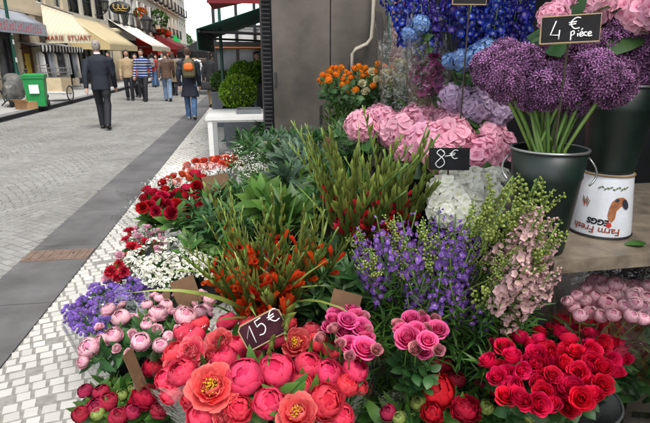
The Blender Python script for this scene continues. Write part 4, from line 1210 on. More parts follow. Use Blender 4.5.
# planters with clipped boxwood
def planter(px, py, d, rad, lab, pw, kind='box', seed=1):
    c = PD(px, py, d); ph = c.z - rad * .8
    t = thing('planter', 'dark grey tub ' + lab[0], 'planter', (c.x, c.y, 0), 0, None)
    b = MB(); h = ph
    b.box((0, 0, h / 2), (pw * .86, pw * .86, h), 0, 0, None, 1.15); b.box((0, 0, h - .025), (pw * 1.03, pw * 1.03, .05)); b.build('tub', M['tray'], t)
    s = thing('boxwood_bush', lab[1], 'shrub', (c.x, c.y, ph))
    link('crown', bush_mesh('crown', rad, int(2600 * (rad / .3) ** 2), M['box'] if kind == 'box' else M['leaf_light'], (.045, .016), .92, seed, .10), s, (0, 0, rad * .8))
    q = core(rad * .86, .92); q.build('branches', M['leaf_dark'], s, True, loc=(0, 0, rad * .8))
    b = MB(); b.tube([(0, 0, -.05), (0, 0, rad * .4)], .02, 6); b.build('trunk', M['dark_wood'], s)
planter(238, 92.5, 9.0, .305, ('holding the nearest boxwood ball by the white table', 'round clipped boxwood ball nearest the white table'), .55, 'box', 11)
planter(243, 76, 10.6, .30, ('second in row under a boxwood ball', 'boxwood ball just behind the nearest one'), .52, 'box', 12)
planter(259, 73, 11.4, .27, ('beside the black vent column', 'boxwood ball half hidden by the black vent column'), .5, 'box', 13)
planter(222, 82, 11.6, .24, ('at the left end of the terrace', 'loose yellowish green bush at the left end of terrace'), .5, 'loose', 14)

# white table with tray
pA = PZ(205, 117, .72); pB = PZ(208, 109.5, .72)
t = thing('table', 'pale grey table behind the flower stand', 'table', (pA.x, pA.y, 0), 0)
Lx, Ly = 1.15, min(1.2, pB.y - pA.y)
b = MB(); b.box((Lx / 2, Ly / 2, .695), (Lx, Ly, .05)); b.build('table_top', M['table'], t)
b = MB(); b.box((Lx / 2, .04, .655), (Lx - .06, .03, .028)); b.box((.04, Ly / 2, .655), (.03, Ly - .1, .028)); b.build('apron', M['table'], t)
for (lx, ly) in ((.06, .05), (.06, Ly - .06), (Lx - .06, .05), (Lx - .06, Ly - .06)):
    b = MB(); b.box((0, 0, .335), (.065, .065, .67)); b.build('leg', M['table'], t, loc=(lx, ly, 0))
p = PZ(249, 110.5, .75)
t = thing('tray', 'grey metal tray lying on the pale table', 'tray', (p.x, p.y, .721))
b = MB(); b.box((0, 0, .004), (.34, .42, .008))
for q in ((0, -.21, .03, .34, .012), (0, .21, .03, .34, .012)): b.box((q[0], q[1], q[2]), (q[3], q[4], .06))
for q in (-.17, .17): b.box((q, 0, .03), (.012, .408, .06))
b.build('body', M['tray'], t)

# ------------------------------------------------------------------ flower shop shell
DP = 4.75
pl, pm, pr = PD(272, 60, DP), PD(330, 60, DP), PD(388, 60, DP)
yb = pm.y
t = thing('metal_cabinet', 'tall brown-grey metal shutter cabinet behind the flowers', 'cabinet', (pl.x, yb, 0))
b = MB(); b.box(((pr.x - pl.x) / 2, .32, 1.3), (pr.x - pl.x, .6, 2.6)); b.build('body', M['vent'], t)
for a, c in ((pl.x + .004, pm.x - .005), (pm.x + .005, pr.x - .004)):
    b = MB(); b.box(((a + c) / 2 - pl.x, 0, 1.3), (c - a, .036, 2.56)); o = b.build('door', M['panel_metal'], t)
    q = MB(); q.box((c - .08 - pl.x, -.03, 1.0), (.02, .03, .16)); q.build('handle', M['iron'], o)
    for hz in (.35, 1.25, 2.1):
        q = MB(); q.tube([(a + .02 - pl.x, -.026, hz), (a + .02 - pl.x, -.026, hz + .12)], .011, 8); q.build('hinge', M['vent'], o)
b = MB()
a = [PD(376, -60, DP - .06), PD(373, 20, DP - .06), PD(371.5, 38, DP - .06), PD(367, 44, DP - .06), PD(356, 49, DP - .06), PD(352.5, 54, DP - .06), PD(352, 90, DP - .06)]
b.tube([q - Vector((pl.x, yb, 0)) for q in a], .017, 8); b.build('conduit', M['conduit'], t, True)
pv = PD(262.5, 60, DP)
t = thing('vent_column', 'black slatted vent column beside the metal cabinet', 'column', (pv.x, yb, 0))
wv = pl.x - pv.x - .004
b = MB(); b.box((wv / 2, .36, 1.3), (wv, .62, 2.6)); b.build('body', M['iron'], t)
b = MB()
for i in range(60): b.box((wv / 2, .035, .2 + i * .036), (wv - .012, .03, .014), 0, 0, None, 1, .5)
b.build('slats', M['vent'], t)
pq = PD(412, 30, DP)
t = thing('painted_partition', 'dark red painted panel beside the metal cabinet', 'panel', (pr.x, yb, 0))
b = MB(); b.box(((pq.x - pr.x) / 2 + .02, .1, 1.3), (pq.x - pr.x - .04, .08, 2.6)); b.build('board', M['red_panel'], t)
b = MB(); b.box((.02, .02, 1.3), (.035, .05, 2.6)); b.box((pq.x - pr.x - .01, .02, 1.3), (.04, .05, 2.6)); b.build('frame', M['green_iron'], t)
t = thing('shop_wall', 'dark inner wall of the flower shop behind the blue flowers', 'wall', (pq.x + .06, yb, 0))
b = MB(); b.box(((2.35 - pq.x - .06) / 2, .1, 1.5), (2.35 - pq.x - .06, .1, 3.0)); b.build('back_wall', M['dark_wall'], t)
b = MB(); b.box((2.4 - pq.x - .06, -3.4, 1.5), (.1, 6.9, 3.0)); b.build('side_wall', M['dark_wall'], t)
building('pale building above the flower shop', 2.52, -1, -12, 5.3, 5.9, 'stone', 5, FL[:1], shop=False, rails=())
aw = awning('unseen dark green awning added above the flower stand to shade it', 2.42, 3.05, 1.6, 2.8, 2.2, 4.7, 'green_cloth', .22, side=False)  # awning out of view, added to shade the back right of the stand

# shelf on the right
zS = .88
a, c = PZ(553, 259.5, zS), PZ(655, 251.5, zS)
t = thing('display_shelf', 'worn wooden display shelf carrying the allium bucket', 'shelf', (a.x, a.y, 0), math.atan2(c.y - a.y, c.x - a.x))
b = MB(); b.box((.65, .42, zS - .024), (1.3, .86, .046)); b.build('board', M['wood_shelf'], t)
for q in ((.02, .82), (1.2, .82), (1.2, .05), (.1, .5)):
    b = MB(); b.box((q[0], q[1], (zS - .06) / 2), (.05, .05, zS - .064)); b.build('leg', M['dark_wood'], t)
p = PZ(640, 385, .25)
t = thing('slatted_crate', 'dark slatted wooden crate at the lower right corner', 'crate', (p.x + .25, p.y + .1, 0), R(-15))
for z in (.08, .2, .32):
    b = MB()
    for yy in (-.2, .2): b.box((0, yy, z), (.55, .018, .08))
    for xx in (-.28, .28): b.box((xx, 0, z), (.018, .38, .08))
    b.build('slat', M['dark_wood'], t)
b = MB(); b.box((0, 0, .03), (.52, .36, .02))
for xx in (-.255, .255):
    for yy in (-.175, .175): b.box((xx, yy, .18), (.03, .03, .36))
b.build('frame', M['dark_wood'], t)

def bucket(x, y, z, h, r0, r1, lab, m='bucket', name='flower_bucket', ears=True, rim='zinc', rz=0.0, group=None):
    t = thing(name, lab, 'bucket', (x, y, z), rz, group)
    b = MB(); b.lathe([(.001, .004), (r0 - .004, .004), (r0, 0), (r0 + .002, .012), (r0 + (r1 - r0) * .72, h * .72), (r0 + (r1 - r0) * .75 + .003, h * .75), (r0 + (r1 - r0) * .78, h * .78), (r1, h), (r1 - .004, h), (r0 + (r1 - r0) * .5 - .004, h * .5), (r0 - .006, .012), (.001, .012)], 36); b.build('body', M[m], t, True)
    b = MB(); n = 36; b.tube([(r1 * math.cos(2 * PI * i / n), r1 * math.sin(2 * PI * i / n), h) for i in range(n + 1)], .0045, 6, cap=False); b.build('rim', M[rim], t, True)
    if ears:
        for sg in (-1, 1):
            b = MB(); rr = r0 + (r1 - r0) * .9
            pts = [(sg * (rr + .004 + .022 * math.sin(PI * i / 8)), -.035 + .035 * math.cos(PI * i / 8), h * .93 - .075 * i / 8) for i in range(9)]
            b.tube(pts, .0035, 6); b.build('handle', M['zinc'], t, True)
    return t
# allium bucket, upturned enamel bucket, the second dark bucket on it
pa = PD(553, 150, 1.6)
bh = pa.z - zS
bucket(pa.x, pa.y + .02, zS + .002, bh, .082, .116, 'dark green bucket with zinc rim full of purple alliums', rz=R(-25))
pe = PZ(610, 239, zS)
ER, ET, EH = .105, .083, .225
ex, ey = pe.x + .02, pe.y + .09
t = thing('enamel_bucket', 'white enamel bucket standing upside down, with egg lettering and a hen', 'bucket', (ex, ey, zS + .002))
b = MB(); b.lathe([(ER - .004, 0), (ER, 0), (ER - .001, .01), (ET, EH - .004), (ET - .003, EH), (.001, EH)], 48); b.build('body', M['enamel'], t, True)
b = MB(); n = 48; b.tube([(ER * math.cos(2 * PI * i / n), ER * math.sin(2 * PI * i / n), .004) for i in range(n + 1)], .0035, 6, cap=False); b.build('rim', M['iron'], t, True)
b = MB(); b.tube([((ET + .001) * math.cos(2 * PI * i / n), (ET + .001) * math.sin(2 * PI * i / n), EH - .003) for i in range(n + 1)], .004, 6, cap=False); b.build('base_ring', M['rusty_rim'], t, True)
caz = math.atan2(-ey, -ex)           # towards the camera
def on_bucket(me, off=.0012):
    "lay a flat drawing (x right, y up, metres from the middle of the visible side) round the upturned bucket"
    for v in me.vertices:
        z = EH * .5 + v.co.y; rad = ER + (ET - ER) * z / EH + off + v.co.z
        a = caz + v.co.x / (ER * .92); v.co = Vector((rad * math.cos(a), rad * math.sin(a), z))
Mflip = Matrix.Rotation(PI, 4, 'Z')
o = text_mesh('lettering', 'Farm Fresh', .034, 'red_letter', t, Matrix.Translation((-.012, -.082, 0)) @ Matrix.Rotation(R(-3), 4, 'Z') @ Mflip, .0003, .0004); on_bucket(o.data)
o = text_mesh('lettering', 'EGGS', .028, 'slate', t, Matrix.Translation((-.008, -.052, 0)) @ Matrix.Rotation(R(-3), 4, 'Z') @ Mflip, .0003, .0012); on_bucket(o.data)
def decal(name, poly, m, off):
    import bmesh
    b = bmesh.new(); vs = [b.verts.new((x, y, 0)) for x, y in poly]; b.faces.new(vs); bmesh.ops.triangulate(b, faces=b.faces[:]); bmesh.ops.subdivide_edges(b, edges=b.edges[:], cuts=1)
    me = bpy.data.meshes.new(name); b.to_mesh(me); b.free(); me.materials.append(M[m]); on_bucket(me, off); return link(name, me, t)
def ell(cx, cy, rx, ry, n=16, rot=0.0): return [(cx + rx * math.cos(a) * math.cos(rot) - ry * math.sin(a) * math.sin(rot), cy + rx * math.cos(a) * math.sin(rot) + ry * math.sin(a) * math.cos(rot)) for a in [2 * PI * i / n for i in range(n)]]
# upside-down hen: body to the upper right, head hanging down with its red comb lowest
M['hen'] = mat('hen_brown', (.36, .13, .05), .6, var=.35, scale=60); M['hen_dark'] = mat('hen_dark', (.03, .035, .05), .6); M['hen_red'] = mat('hen_red', (.5, .03, .02), .6); M['sprig'] = mat('printed_sprig', (.12, .16, .07), .6, var=.3, scale=60)
decal('hen_picture', [(.024, -.045), (.036, -.05), (.044, -.035), (.046, -.01), (.062, .006), (.080, .01), (.083, .028), (.066, .038), (.044, .036), (.028, .022), (.022, .0), (.019, -.025)], 'hen', .0016)
decal('hen_picture', ell(.078, .012, .012, .02, 12, .5), 'hen_dark', .0021)
decal('hen_picture', ell(.045, .027, .008, .006, 10), 'hen_dark', .0022)
decal('hen_picture', [(.020, -.05), (.032, -.052), (.036, -.064), (.028, -.072), (.018, -.066)], 'hen_red', .0022)
for i in range(11): decal('sprig', ell(-.02 + .011 * i * .9, .068 + .004 * math.sin(i * 2.1), .006, .0028, 8, .5 * (-1) ** i), 'sprig', .0014)
for i in range(6): decal('sprig', ell(-.074 + .005 * i, .018 - .006 * (i % 3), .002, .015, 8, .25 - .1 * i), 'sprig' if i % 2 else 'hen_red', .0014)
bucket(ex, ey, zS + EH + .004, .30, .079, .118, 'dark green bucket set on top of the upturned white bucket', ears=False)
# ------------------------------------------------------------------ price boards
def strokes(b, lines, sx, sy, rad, z=.006, ox=0.0, oy=0.0):
    for l in lines:
        pts = []
        for (x, y) in l: pts.append((ox + x * sx, oy + y * sy, z))
        b.tube(pts, rad, 5)
def smooth(l, n=4):
    "rounded handwriting: Catmull-Rom through the points"
    out = []; P_ = [l[0]] + list(l) + [l[-1]]
    for i in range(1, len(P_) - 2):
        for k in range(n):
            t = k / n; a, b_, c, d = [np.array(q, float) for q in P_[i - 1:i + 3]]
            out.append(tuple(.5 * (2 * b_ + (c - a) * t + (2 * a - 5 * b_ + 4 * c - d) * t * t + (3 * b_ - a - 3 * c + d) * t ** 3)))
    out.append(l[-1]); return out
EURO = [smooth([(.9, .95), (.55, 1.0), (.2, .72), (.15, .4), (.45, .05), (.85, .1)]), [(-.05, .58), (.6, .66)], [(-.02, .40), (.55, .47)]]
def board(label, p, w, h, roll, m, writing, rad, stake=.25, frame='frame_wood', notch=False, tilt=.25, yaw=None):
    t = thing('price_board', label, 'price board', tuple(p))
    to = (Vector((0, 0, CAM_H)) - Vector(p)); yw = math.atan2(to.x, -to.y) if yaw is None else yaw
    q = (Matrix.Rotation(yw, 4, 'Z') @ Matrix.Rotation(PI / 2 - tilt, 4, 'X') @ Matrix.Rotation(roll, 4, 'Z'))
    t.rotation_euler = q.to_euler()
    b = MB(); c = .012
    poly = [(-w / 2 + c, -h / 2), (w / 2 - c, -h / 2), (w / 2, -h / 2 + c), (w / 2, h / 2 - c), (w / 2 - c, h / 2), (-w / 2 + c, h / 2), (-w / 2, h / 2 - c), (-w / 2, -h / 2 + c)] if notch else [(-w / 2, -h / 2), (w / 2, -h / 2), (w / 2, h / 2), (-w / 2, h / 2)]
    b.prism(poly, 'z', -.003, .003); b.build('slate', M[m], t)
    if frame:
        b = MB(); b.tube([(x, y, .002) for x, y in poly + poly[:1]], .0027, 5, cap=False); b.build('frame', M[frame], t)
    b = MB()
    for lines, ox, oy, sx, sy in writing: strokes(b, lines, sx * h, sy * h, rad, .0042, ox * w, oy * h)
    if writing: b.build('writing', M['chalk'], t, True)
    iv = q.inverted().to_3x3(); dn = iv @ Vector((0, 0, -1))
    b = MB(); b.tube([Vector((0, 0, -.008)), Vector((0, 0, -.008)) + dn * (stake + h * .5)], .0035, 5); b.build('stake', M['dark_wood'], t)
    return t
u = unit(570, 29, 1.5)
board('black chalk board reading 4€ pièce above the purple alliums', PD(570, 29.5, 1.5), 54 * u, 27 * u, R(2.5), 'slate', [
    ([[(.38, 1.0), (.1, .18), (.62, .14)], [(.60, .45), (.58, -.1)]], -.36, -.30, .62, .62),
    (EURO, -.02, -.02, .42, .42),
    ([smooth([(.0, .55), (.02, -.35)]), smooth([(.0, .5), (.25, .6), (.3, .3), (.03, .15)])], .02, -.30, .36, .36),
    ([[(.0, .35), (.02, 0)], [(.03, .55), (.06, .62)]], .135, -.30, .36, .36),
    ([smooth([(.0, .22), (.3, .28), (.22, .48), (.03, .3), (.1, .02), (.35, .08)]), [(.12, .62), (.26, .82)]], .165, -.30, .36, .36),
    ([smooth([(.3, .4), (.08, .42), (.02, .15), (.3, .05)])], .235, -.30, .36, .36),
    ([smooth([(.0, .2), (.3, .28), (.22, .46), (.03, .3), (.1, .02), (.42, .06)])], .30, -.30, .36, .36)], .0018, .3)
u = unit(449, 158, 2.05)
board('black chalk board reading 8€ between pink and white hydrangeas', PD(449, 159, 1.86), 36 * u, 20 * u, R(2), 'slate', [
    ([smooth([(.55, .85), (.35, 1.0), (.15, .8), (.5, .5), (.6, .2), (.3, -.02), (.08, .2), (.35, .5), (.6, .75), (.5, .95)])], -.36, -.38, .75, .8),
    (EURO, .02, .0, .4, .4), ([[(0, .3), (.6, .42)]], -.1, .0, .6, .4)], .0018, .3, frame=None)
u = unit(263, 330, 1.40)
board('wine and black chalk board reading 15€ among coral peonies', PD(263, 329, 1.405), 45 * u, 27 * u, R(25), 'slate_wine', [
    ([[(.0, .42), (.45, 1.0), (.38, .0)]], -.40, -.32, .6, .68),
    ([[(.62, 1.0), (.2, .95), (.18, .58)], smooth([(.18, .58), (.5, .66), (.62, .35), (.4, .05), (.1, .08)])], -.16, -.18, .62, .62),
    (EURO, .20, .04, .46, .46)], .0020, .25, notch=True)
board('plain dark board on a stake at the very top, among blue delphiniums', PD(470, -4, 2.2), .13, .07, R(-2), 'slate', [], .001, .45)
def kraft(px, py, z, w, h, roll, lab, tilt=.25, yaw=None):
    t = thing('kraft_tag', lab, 'price tag', tuple(PZ(px, py, z)))
    to = Vector((0, 0, CAM_H)) - t.location; yw = math.atan2(to.x, -to.y) if yaw is None else yaw
    q = Matrix.Rotation(yw, 4, 'Z') @ Matrix.Rotation(PI / 2 - tilt, 4, 'X') @ Matrix.Rotation(roll, 4, 'Z'); t.rotation_euler = q.to_euler()
    b = MB(); b.box((0, 0, 0), (w, h, .003)); b.build('card', M['kraft'], t)
    dn = q.inverted().to_3x3() @ Vector((0, 0, -1)); b = MB(); b.tube([(0, h * .2, -.004), Vector((0, h * .2, -.004)) + dn * .28], .003, 5); b.build('stick', M['wood_shelf'], t)
kraft(186, 292, .56, .10, .12, R(14), 'brown card tag between pale pink peonies and orange gladioli')
kraft(345, 304, .70, .10, .085, R(-14), 'brown card tag behind the left pink spray roses')
kraft(216, 183, .62, .19, .12, R(8), 'dark brown card tag among the orange roses far left')
kraft(330, 150, .95, .10, .16, R(-12), 'brown card tag among tall gladioli near the metal cabinet', yaw=.5)
kraft(137, 375, .50, .05, .18, R(3), 'narrow brown card seen edge-on by the dark red buds', yaw=1.2)
kraft(166, 301, .52, .03, .08, R(-8), 'small tag behind the pale pink peonies')

# ------------------------------------------------------------------ hidden buckets the bunches stand in
def bunch_bucket(px, py, zt, h, r, lab, base=None, m='bucket_black'):
    p = PZ(px, py, zt)
    zb = zt - h if base is None else base
    bucket(p.x, p.y, max(zb, .014), zt - max(zb, .014), r * .78, r, lab, m, ears=False, rim='iron')
    return p
def stand(x0, x1, y0, y1, z, lab):
    t = thing('display_stand', lab, 'stand', ((x0 + x1) / 2, (y0 + y1) / 2, .014))
    w, d = x1 - x0, y1 - y0
    b = MB(); b.box((0, 0, z - .034), (w, d, .03)); b.build('board', M['dark_wood'], t)
    for sx in (-1, 1):
        for sy in (-1, 1):
            b = MB(); b.box((sx * (w / 2 - .03), sy * (d / 2 - .03), (z - .052) / 2), (.045, .045, z - .054)); b.build('leg', M['dark_wood'], t)
    b = MB(); b.box((0, -d / 2 + .02, (z - .05) * .5), (w - .11, .015, .07)); b.build('rail', M['dark_wood'], t)

def bunch(kind, desc, cat, group, bname, bp, heads, face_k=.5, smat='stem', srad=.003, leaves=None, lscale=1.0, lrate=1.0, cam_=.45, up=.9, spread=.07, zb=.06, ldrop=0.0):
    "heads: (px, py, z, mesh list, scale, state, extra); each head is a stem of its own standing in the bucket at bp"
    xs = [h[0] for h in heads]; ys_ = [h[1] for h in heads]; bb = (min(xs), min(ys_), max(xs), max(ys_))
    ctr = sum((PZ(h[0], h[1], h[2]) for h in heads), Vector()) / len(heads)
    for h in heads:
        p = PZ(h[0], h[1], h[2])
        a = rng.uniform(0, 6.28); q = spread * math.sqrt(rng.random())
        base = Vector((bp[0] + q * math.cos(a), bp[1] + q * math.sin(a), bp[2] + zb)) if len(bp) > 2 else None
        if len(h) > 7: f = h[7]
        else: f = facing(p, up, cam_, ctr, face_k)
        lab = '%s %s, %s of %s' % (h[5], desc, cell(h[0], h[1], bb), bname)
        stem_thing(kind, ' '.join(lab.split()), cat, group, base, p, f, pick(h[3]), h[4], pick(leaves) if leaves and rng.random() < lrate else None, lscale, ldrop, smat, srad, h[6] if len(h) > 6 else None)

# ---- coral peonies (front)
pcb = bunch_bucket(258, 400, .36, .34, .17, 'black bucket holding the coral peonies')
ST = lambda s: [('stamens', G['stamens'][0], s, .008)]
raw = [(212, 390, 54, 'open', .63), (187, 379, 31, 'half', .60), (172, 383, 23, 'globe', .58), (193, 353, 36, 'full', .60), (222, 345, 36, 'full', .59), (248, 381, 36, 'globe', .64), (276, 376, 36, 'globe', .64), (267, 342, 37, 'globe', .64), (296, 345, 38, 'open', .62),
       (268, 407, 30, 'globe', .64), (298, 417, 48, 'open', .64), (229, 329, 21, 'globe', .58), (240, 356, 30, 'half', .58), (321, 403, 36, 'half', .63), (350, 375, 27, 'globe', .60), (343, 389, 23, 'globe', .58), (325, 379, 30, 'half', .60), (330, 357, 20, 'globe', .60), (304, 372, 29, 'globe', .61),
       (300, 389, 25, 'globe', .60), (189, 338, 21, 'globe', .56), (178, 396, 22, 'globe', .56), (203, 332, 20, 'globe', .56), (314, 350, 24, 'globe', .58), (240, 410, 26, 'half', .60), (226, 366, 28, 'half', .58), (284, 330, 24, 'half', .58), (205, 418, 26, 'globe', .57), (338, 418, 26, 'half', .58), (250, 333, 24, 'half', .57), (182, 362, 30, 'half', .57), (212, 357, 30, 'full', .57), (256, 360, 24, 'full', .58), (287, 398, 26, 'full', .59), (195, 400, 24, 'half', .56), (232, 392, 22, 'globe', .58), (310, 338, 20, 'globe', .57), (172, 368, 22, 'full', .56), (222, 420, 24, 'full', .57), (336, 368, 22, 'full', .58), (355, 388, 20, 'half', .55), (200, 343, 22, 'globe', .56), (350, 358, 20, 'globe', .57), (270, 394, 24, 'half', .6)]
st_ = {'globe': 'closed round', 'half': 'half-open', 'open': 'wide open yellow-centred', 'full': 'ruffled open'}
R0 = {'globe': .053, 'half': .060, 'open': .064, 'full': .062}
heads = []
for px, py, dm, k, z in raw:
    p = PZ(px, py, z); dist = (p - Vector((0, 0, CAM_H))).length; D0 = dm * .91 * dist / 535
    heads.append((px, py, z - (.03 if k in ('globe', 'half') else .01), G[k], D0 / (2 * R0[k]), st_[k], (ST(1.7) if k == 'open' else ([('sepals', G['sepals'][0], 1.2, -.006)] if k == 'globe' else None))) + ((facing(p, .55, .9, None),) if k in ('open', 'full') else ()))
bunch('coral_peony', 'coral peony', 'peony', 'coral peonies in the front bunch', 'the coral peony bunch', pcb * 1.0, heads, .35, 'stem', .0042, G['l_peony'], 1.0, .9, .4, ldrop=.03)

# ---- pale pink peonies left
pk = [(93, 350, 20), (115, 339, 17), (124, 322, 19), (111, 313, 14), (123, 307, 14), (133, 335, 15), (141, 344, 19), (157, 331, 18), (157, 318, 18), (184, 321, 22), (166, 309, 14), (154, 297, 13), (161, 348, 15), (198, 316, 16), (195, 307, 14), (208, 303, 13), (200, 297, 12), (104, 341, 12), (140, 318, 12), (172, 313, 13), (147, 327, 12), (176, 297, 12), (209, 315, 12), (85, 362, 11), (129, 353, 11), (100, 328, 12), (118, 349, 13), (150, 323, 13), (148, 308, 12), (177, 330, 13), (190, 329, 13), (205, 311, 12), (168, 338, 12), (132, 318, 12), (160, 302, 12)]
bpk = bunch_bucket(146, 365, .30, .28, .13, 'black bucket holding the pale pink peonies')
heads = []
for px, py, dm in pk:
    z = .53; p = PZ(px, py, z); D0 = dm * (p - Vector((0, 0, CAM_H))).length / 535
    heads.append((px, py, z - .02, G['pinkbud'], D0 / .068, ('small' if dm < 14 else 'plump'), [('sepals', G['sepals'][1], .7, -.004)]))
bunch('pink_peony', 'pale pink peony bud', 'peony', 'pale pink peonies on the left', 'the pale peony bunch', bpk, heads, .45, 'stem', .0028, G['l_peony_d'], .75, .95)

# ---- wine red buds, lower left, and deep red peonies, lower middle
bw = bunch_bucket(110, 415, .26, .24, .11, 'black bucket at the lower left with wine red peonies')
wl = [(88, 394, 13), (103, 397, 15), (109, 406, 17), (97, 411, 16), (144, 404, 24), (152, 373, 20), (118, 420, 16), (131, 415, 14), (160, 414, 16), (83, 416, 14), (168, 405, 15)]
heads = []
for px, py, dm in wl:
    z = .42; p = PZ(px, py, z); D0 = dm * (p - Vector((0, 0, CAM_H))).length / 535
    heads.append((px, py, z - .02, G['winebud'] if dm < 20 else G['wine'], D0 / (.060 if dm < 20 else .105), 'tight' if dm < 20 else 'opening', [('sepals', G['sepals'][0], .8, -.003)]))
for px, py in ((99, 416), (121, 399), (135, 392)): heads.append((px, py, .40, G['greenbud'], .95, 'green'))
bunch('wine_peony', 'wine red peony bud', 'peony', 'wine red peonies at lower left', 'the lower left bunch', bw, heads, .4, 'stem', .003, G['l_peony'], .8, 1.0)
bd = bunch_bucket(440, 418, .30, .28, .14, 'black bucket with deep red peonies at the bottom middle')
dl = [(442, 372, 24, 'wine'), (440, 399, 36, 'wine'), (464, 414, 26, 'wine'), (491, 393, 10, 'winebud'), (390, 415, 15, 'winebud'), (419, 405, 14, 'greenbud'), (485, 410, 13, 'greenbud'), (492, 382, 13, 'greenbud'), (433, 415, 20, 'wine'), (400, 420, 12, 'greenbud'), (478, 386, 10, 'winebud'), (528, 418, 12, 'greenbud'), (457, 385, 16, 'winebud')]
heads = []
for px, py, dm, k in dl:
    z = .46 if py < 395 else .48; p = PZ(px, py, z); D0 = dm * (p - Vector((0, 0, CAM_H))).length / 535
    heads.append((px, py, z - .02, G[k], D0 / {'wine': .11, 'winebud': .06, 'greenbud': .042}[k], {'wine': 'opening', 'winebud': 'tight', 'greenbud': 'green'}[k], [('sepals', G['sepals'][0], {'wine': 1.2, 'winebud': .8, 'greenbud': .6}[k], -.004)]))
bunch('deep_red_peony', 'deep red peony', 'peony', 'deep red peonies at the bottom middle', 'the dark peony bunch', bd, heads, .35, 'stem', .003, G['l_peony'], .95, 1.0)
# leafy peony shoots filling the front
def shoots(n, ell, z, leaves, ls, bp, kind, desc, bname, group, cat='foliage', seed=1, smat='stem', cam_=.2):
    pts = scatter(n, *ell, seed=seed); heads = [(x, y, z + rng.uniform(-.04, .03), leaves, ls * rng.uniform(.8, 1.2), '') for x, y in pts]
    xs = [h[0] for h in heads]; ys_ = [h[1] for h in heads]; bb = (min(xs), min(ys_), max(xs), max(ys_))
    for h in heads:
        p = PZ(h[0], h[1], h[2]); base = Vector((bp[0] + rng.normal(0, .03), bp[1] + rng.normal(0, .03), bp[2] + .03))
        f = Vector((rng.normal(0, .25), rng.normal(0, .25), 1)).normalized()
        root = thing(kind, '%s, %s of %s' % (desc, cell(h[0], h[1], bb), bname), cat, base, 0, group)
        pts_, d = bez(Vector(), p - base); b = MB(); b.tube(pts_, .0028, 5); b.build('stem', M[smat], root, True)
        link('leaves', pick(leaves), root, p - base, aim((d + f).normalized(), rng.uniform(0, 6)), h[4])
shoots(16, (400, 400, 62, 26), .40, G['l_peony'], 1.1, bd, 'peony_shoot', 'leafy green peony shoot', 'the dark peony bunch', 'peony shoots at the bottom middle', seed=3)
shoots(12, (485, 385, 40, 34), .42, G['l_peony'], 1.0, bd, 'peony_shoot', 'green peony shoot with narrow leaves', 'the gap beside the red roses', 'peony shoots beside the red roses', seed=4)
shoots(14, (135, 395, 50, 26), .36, G['l_peony'], .9, bw, 'peony_shoot', 'dark leafy peony shoot', 'the lower left bunch', 'peony shoots at lower left', seed=5)

# ---- bouquets tied in wrapping
def wrap_mesh(r0, r1, h, seed, crumple=.10, n=40):
    r = np.random.default_rng(seed); b = MB(); k = 9; vs = []
    ph = r.uniform(0, 6, 5); jag = r.uniform(-.08, .10, n)
    for i in range(k):
        t = i / (k - 1)
        for j in range(n):
            a = 2 * PI * j / n
            rr = (r0 + (r1 - r0) * t ** .9) * (1 + crumple * t * (.5 * math.sin(5 * a + ph[0]) + .35 * math.sin(9 * a + ph[1] + 3 * t) + .3 * math.sin(14 * a + ph[2])))
            vs.append((rr * math.cos(a), rr * math.sin(a), h * t * (1 + (.10 * math.sin(3 * a + ph[3]) + jag[j] * .6) * t)))
    b.add(vs, [(i * n + j, i * n + (j + 1) % n, (i + 1) * n + (j + 1) % n, (i + 1) * n + j) for i in range(k - 1) for j in range(n)])
    return b
def bouquet(kind, label, cat, group, base, heads, hname, leaves=None, ls=1.0, lcount=None, wrap='film', wr=None, wh=None, smat='stem', srad=.0026, seed=1, cam_=.45, up=.9, k=.5, buds=None, jit=.12):
    "heads: world point, meshes, scale"
    base = Vector(base); ctr = sum((h[0] for h in heads), Vector()) / len(heads)
    t = thing(kind, label, cat, base, 0, group)
    b = MB()
    for h in heads:
        pts, d = bez(Vector((rng.normal(0, .012), rng.normal(0, .012), 0)), h[0] - base); b.tube(pts, srad, 5)
        f = (facing(h[0], up, cam_, ctr, k) + Vector(rng.normal(0, jit, 3))).normalized()
        link(h[3] if len(h) > 3 else hname, pick(h[1]), t, h[0] - base, aim(f, rng.uniform(0, 6)), h[2])
    b.build('stems', M[smat], t, True)
    if leaves:
        lc = lcount or len(heads)
        for i in range(lc):
            h = heads[i % len(heads)]; p = base.lerp(h[0], rng.uniform(.80, .97)); d = (h[0] - base).normalized()
            link('leaves', pick(leaves), t, p - base, aim(d, rng.uniform(0, 6)), ls * rng.uniform(.85, 1.15))
    if wrap:
        rad = max(((h[0] - ctr).xy.length for h in heads)); d = ctr - base
        w_ = wrap_mesh(.035, wr or rad * 1.15 + .03, wh or d.length * 1.0, seed); o = w_.build('wrapping', M[wrap], t, True); 
        o.rotation_mode = 'QUATERNION'; o.rotation_quaternion = aim(d.normalized(), 0)
        b = MB(); n = 20; b.tube([(.04 * math.cos(2 * PI * i / n), .04 * math.sin(2 * PI * i / n), .06) for i in range(n + 1)], .004, 5, cap=False); b.build('tie', M['frame_wood'], t, True)
    return t
def hd(pts, z, me, sc_, jz=.015, nm=None):
    out = []
    for q in pts:
        zz = z + rng.normal(0, jz); p = PZ(q[0], q[1], zz)
        s = q[2] * (p - Vector((0, 0, CAM_H))).length / 535 / sc_ if len(q) > 2 else sc_
        out.append((p, me, s) + ((nm,) if nm else ()))
    return out
def under(heads, drop, fwd=.10, z=None):
    c = sum((h[0] for h in heads), Vector()) / len(heads); return Vector((c.x, c.y + fwd, max(.03, c.z - drop) if z is None else z))
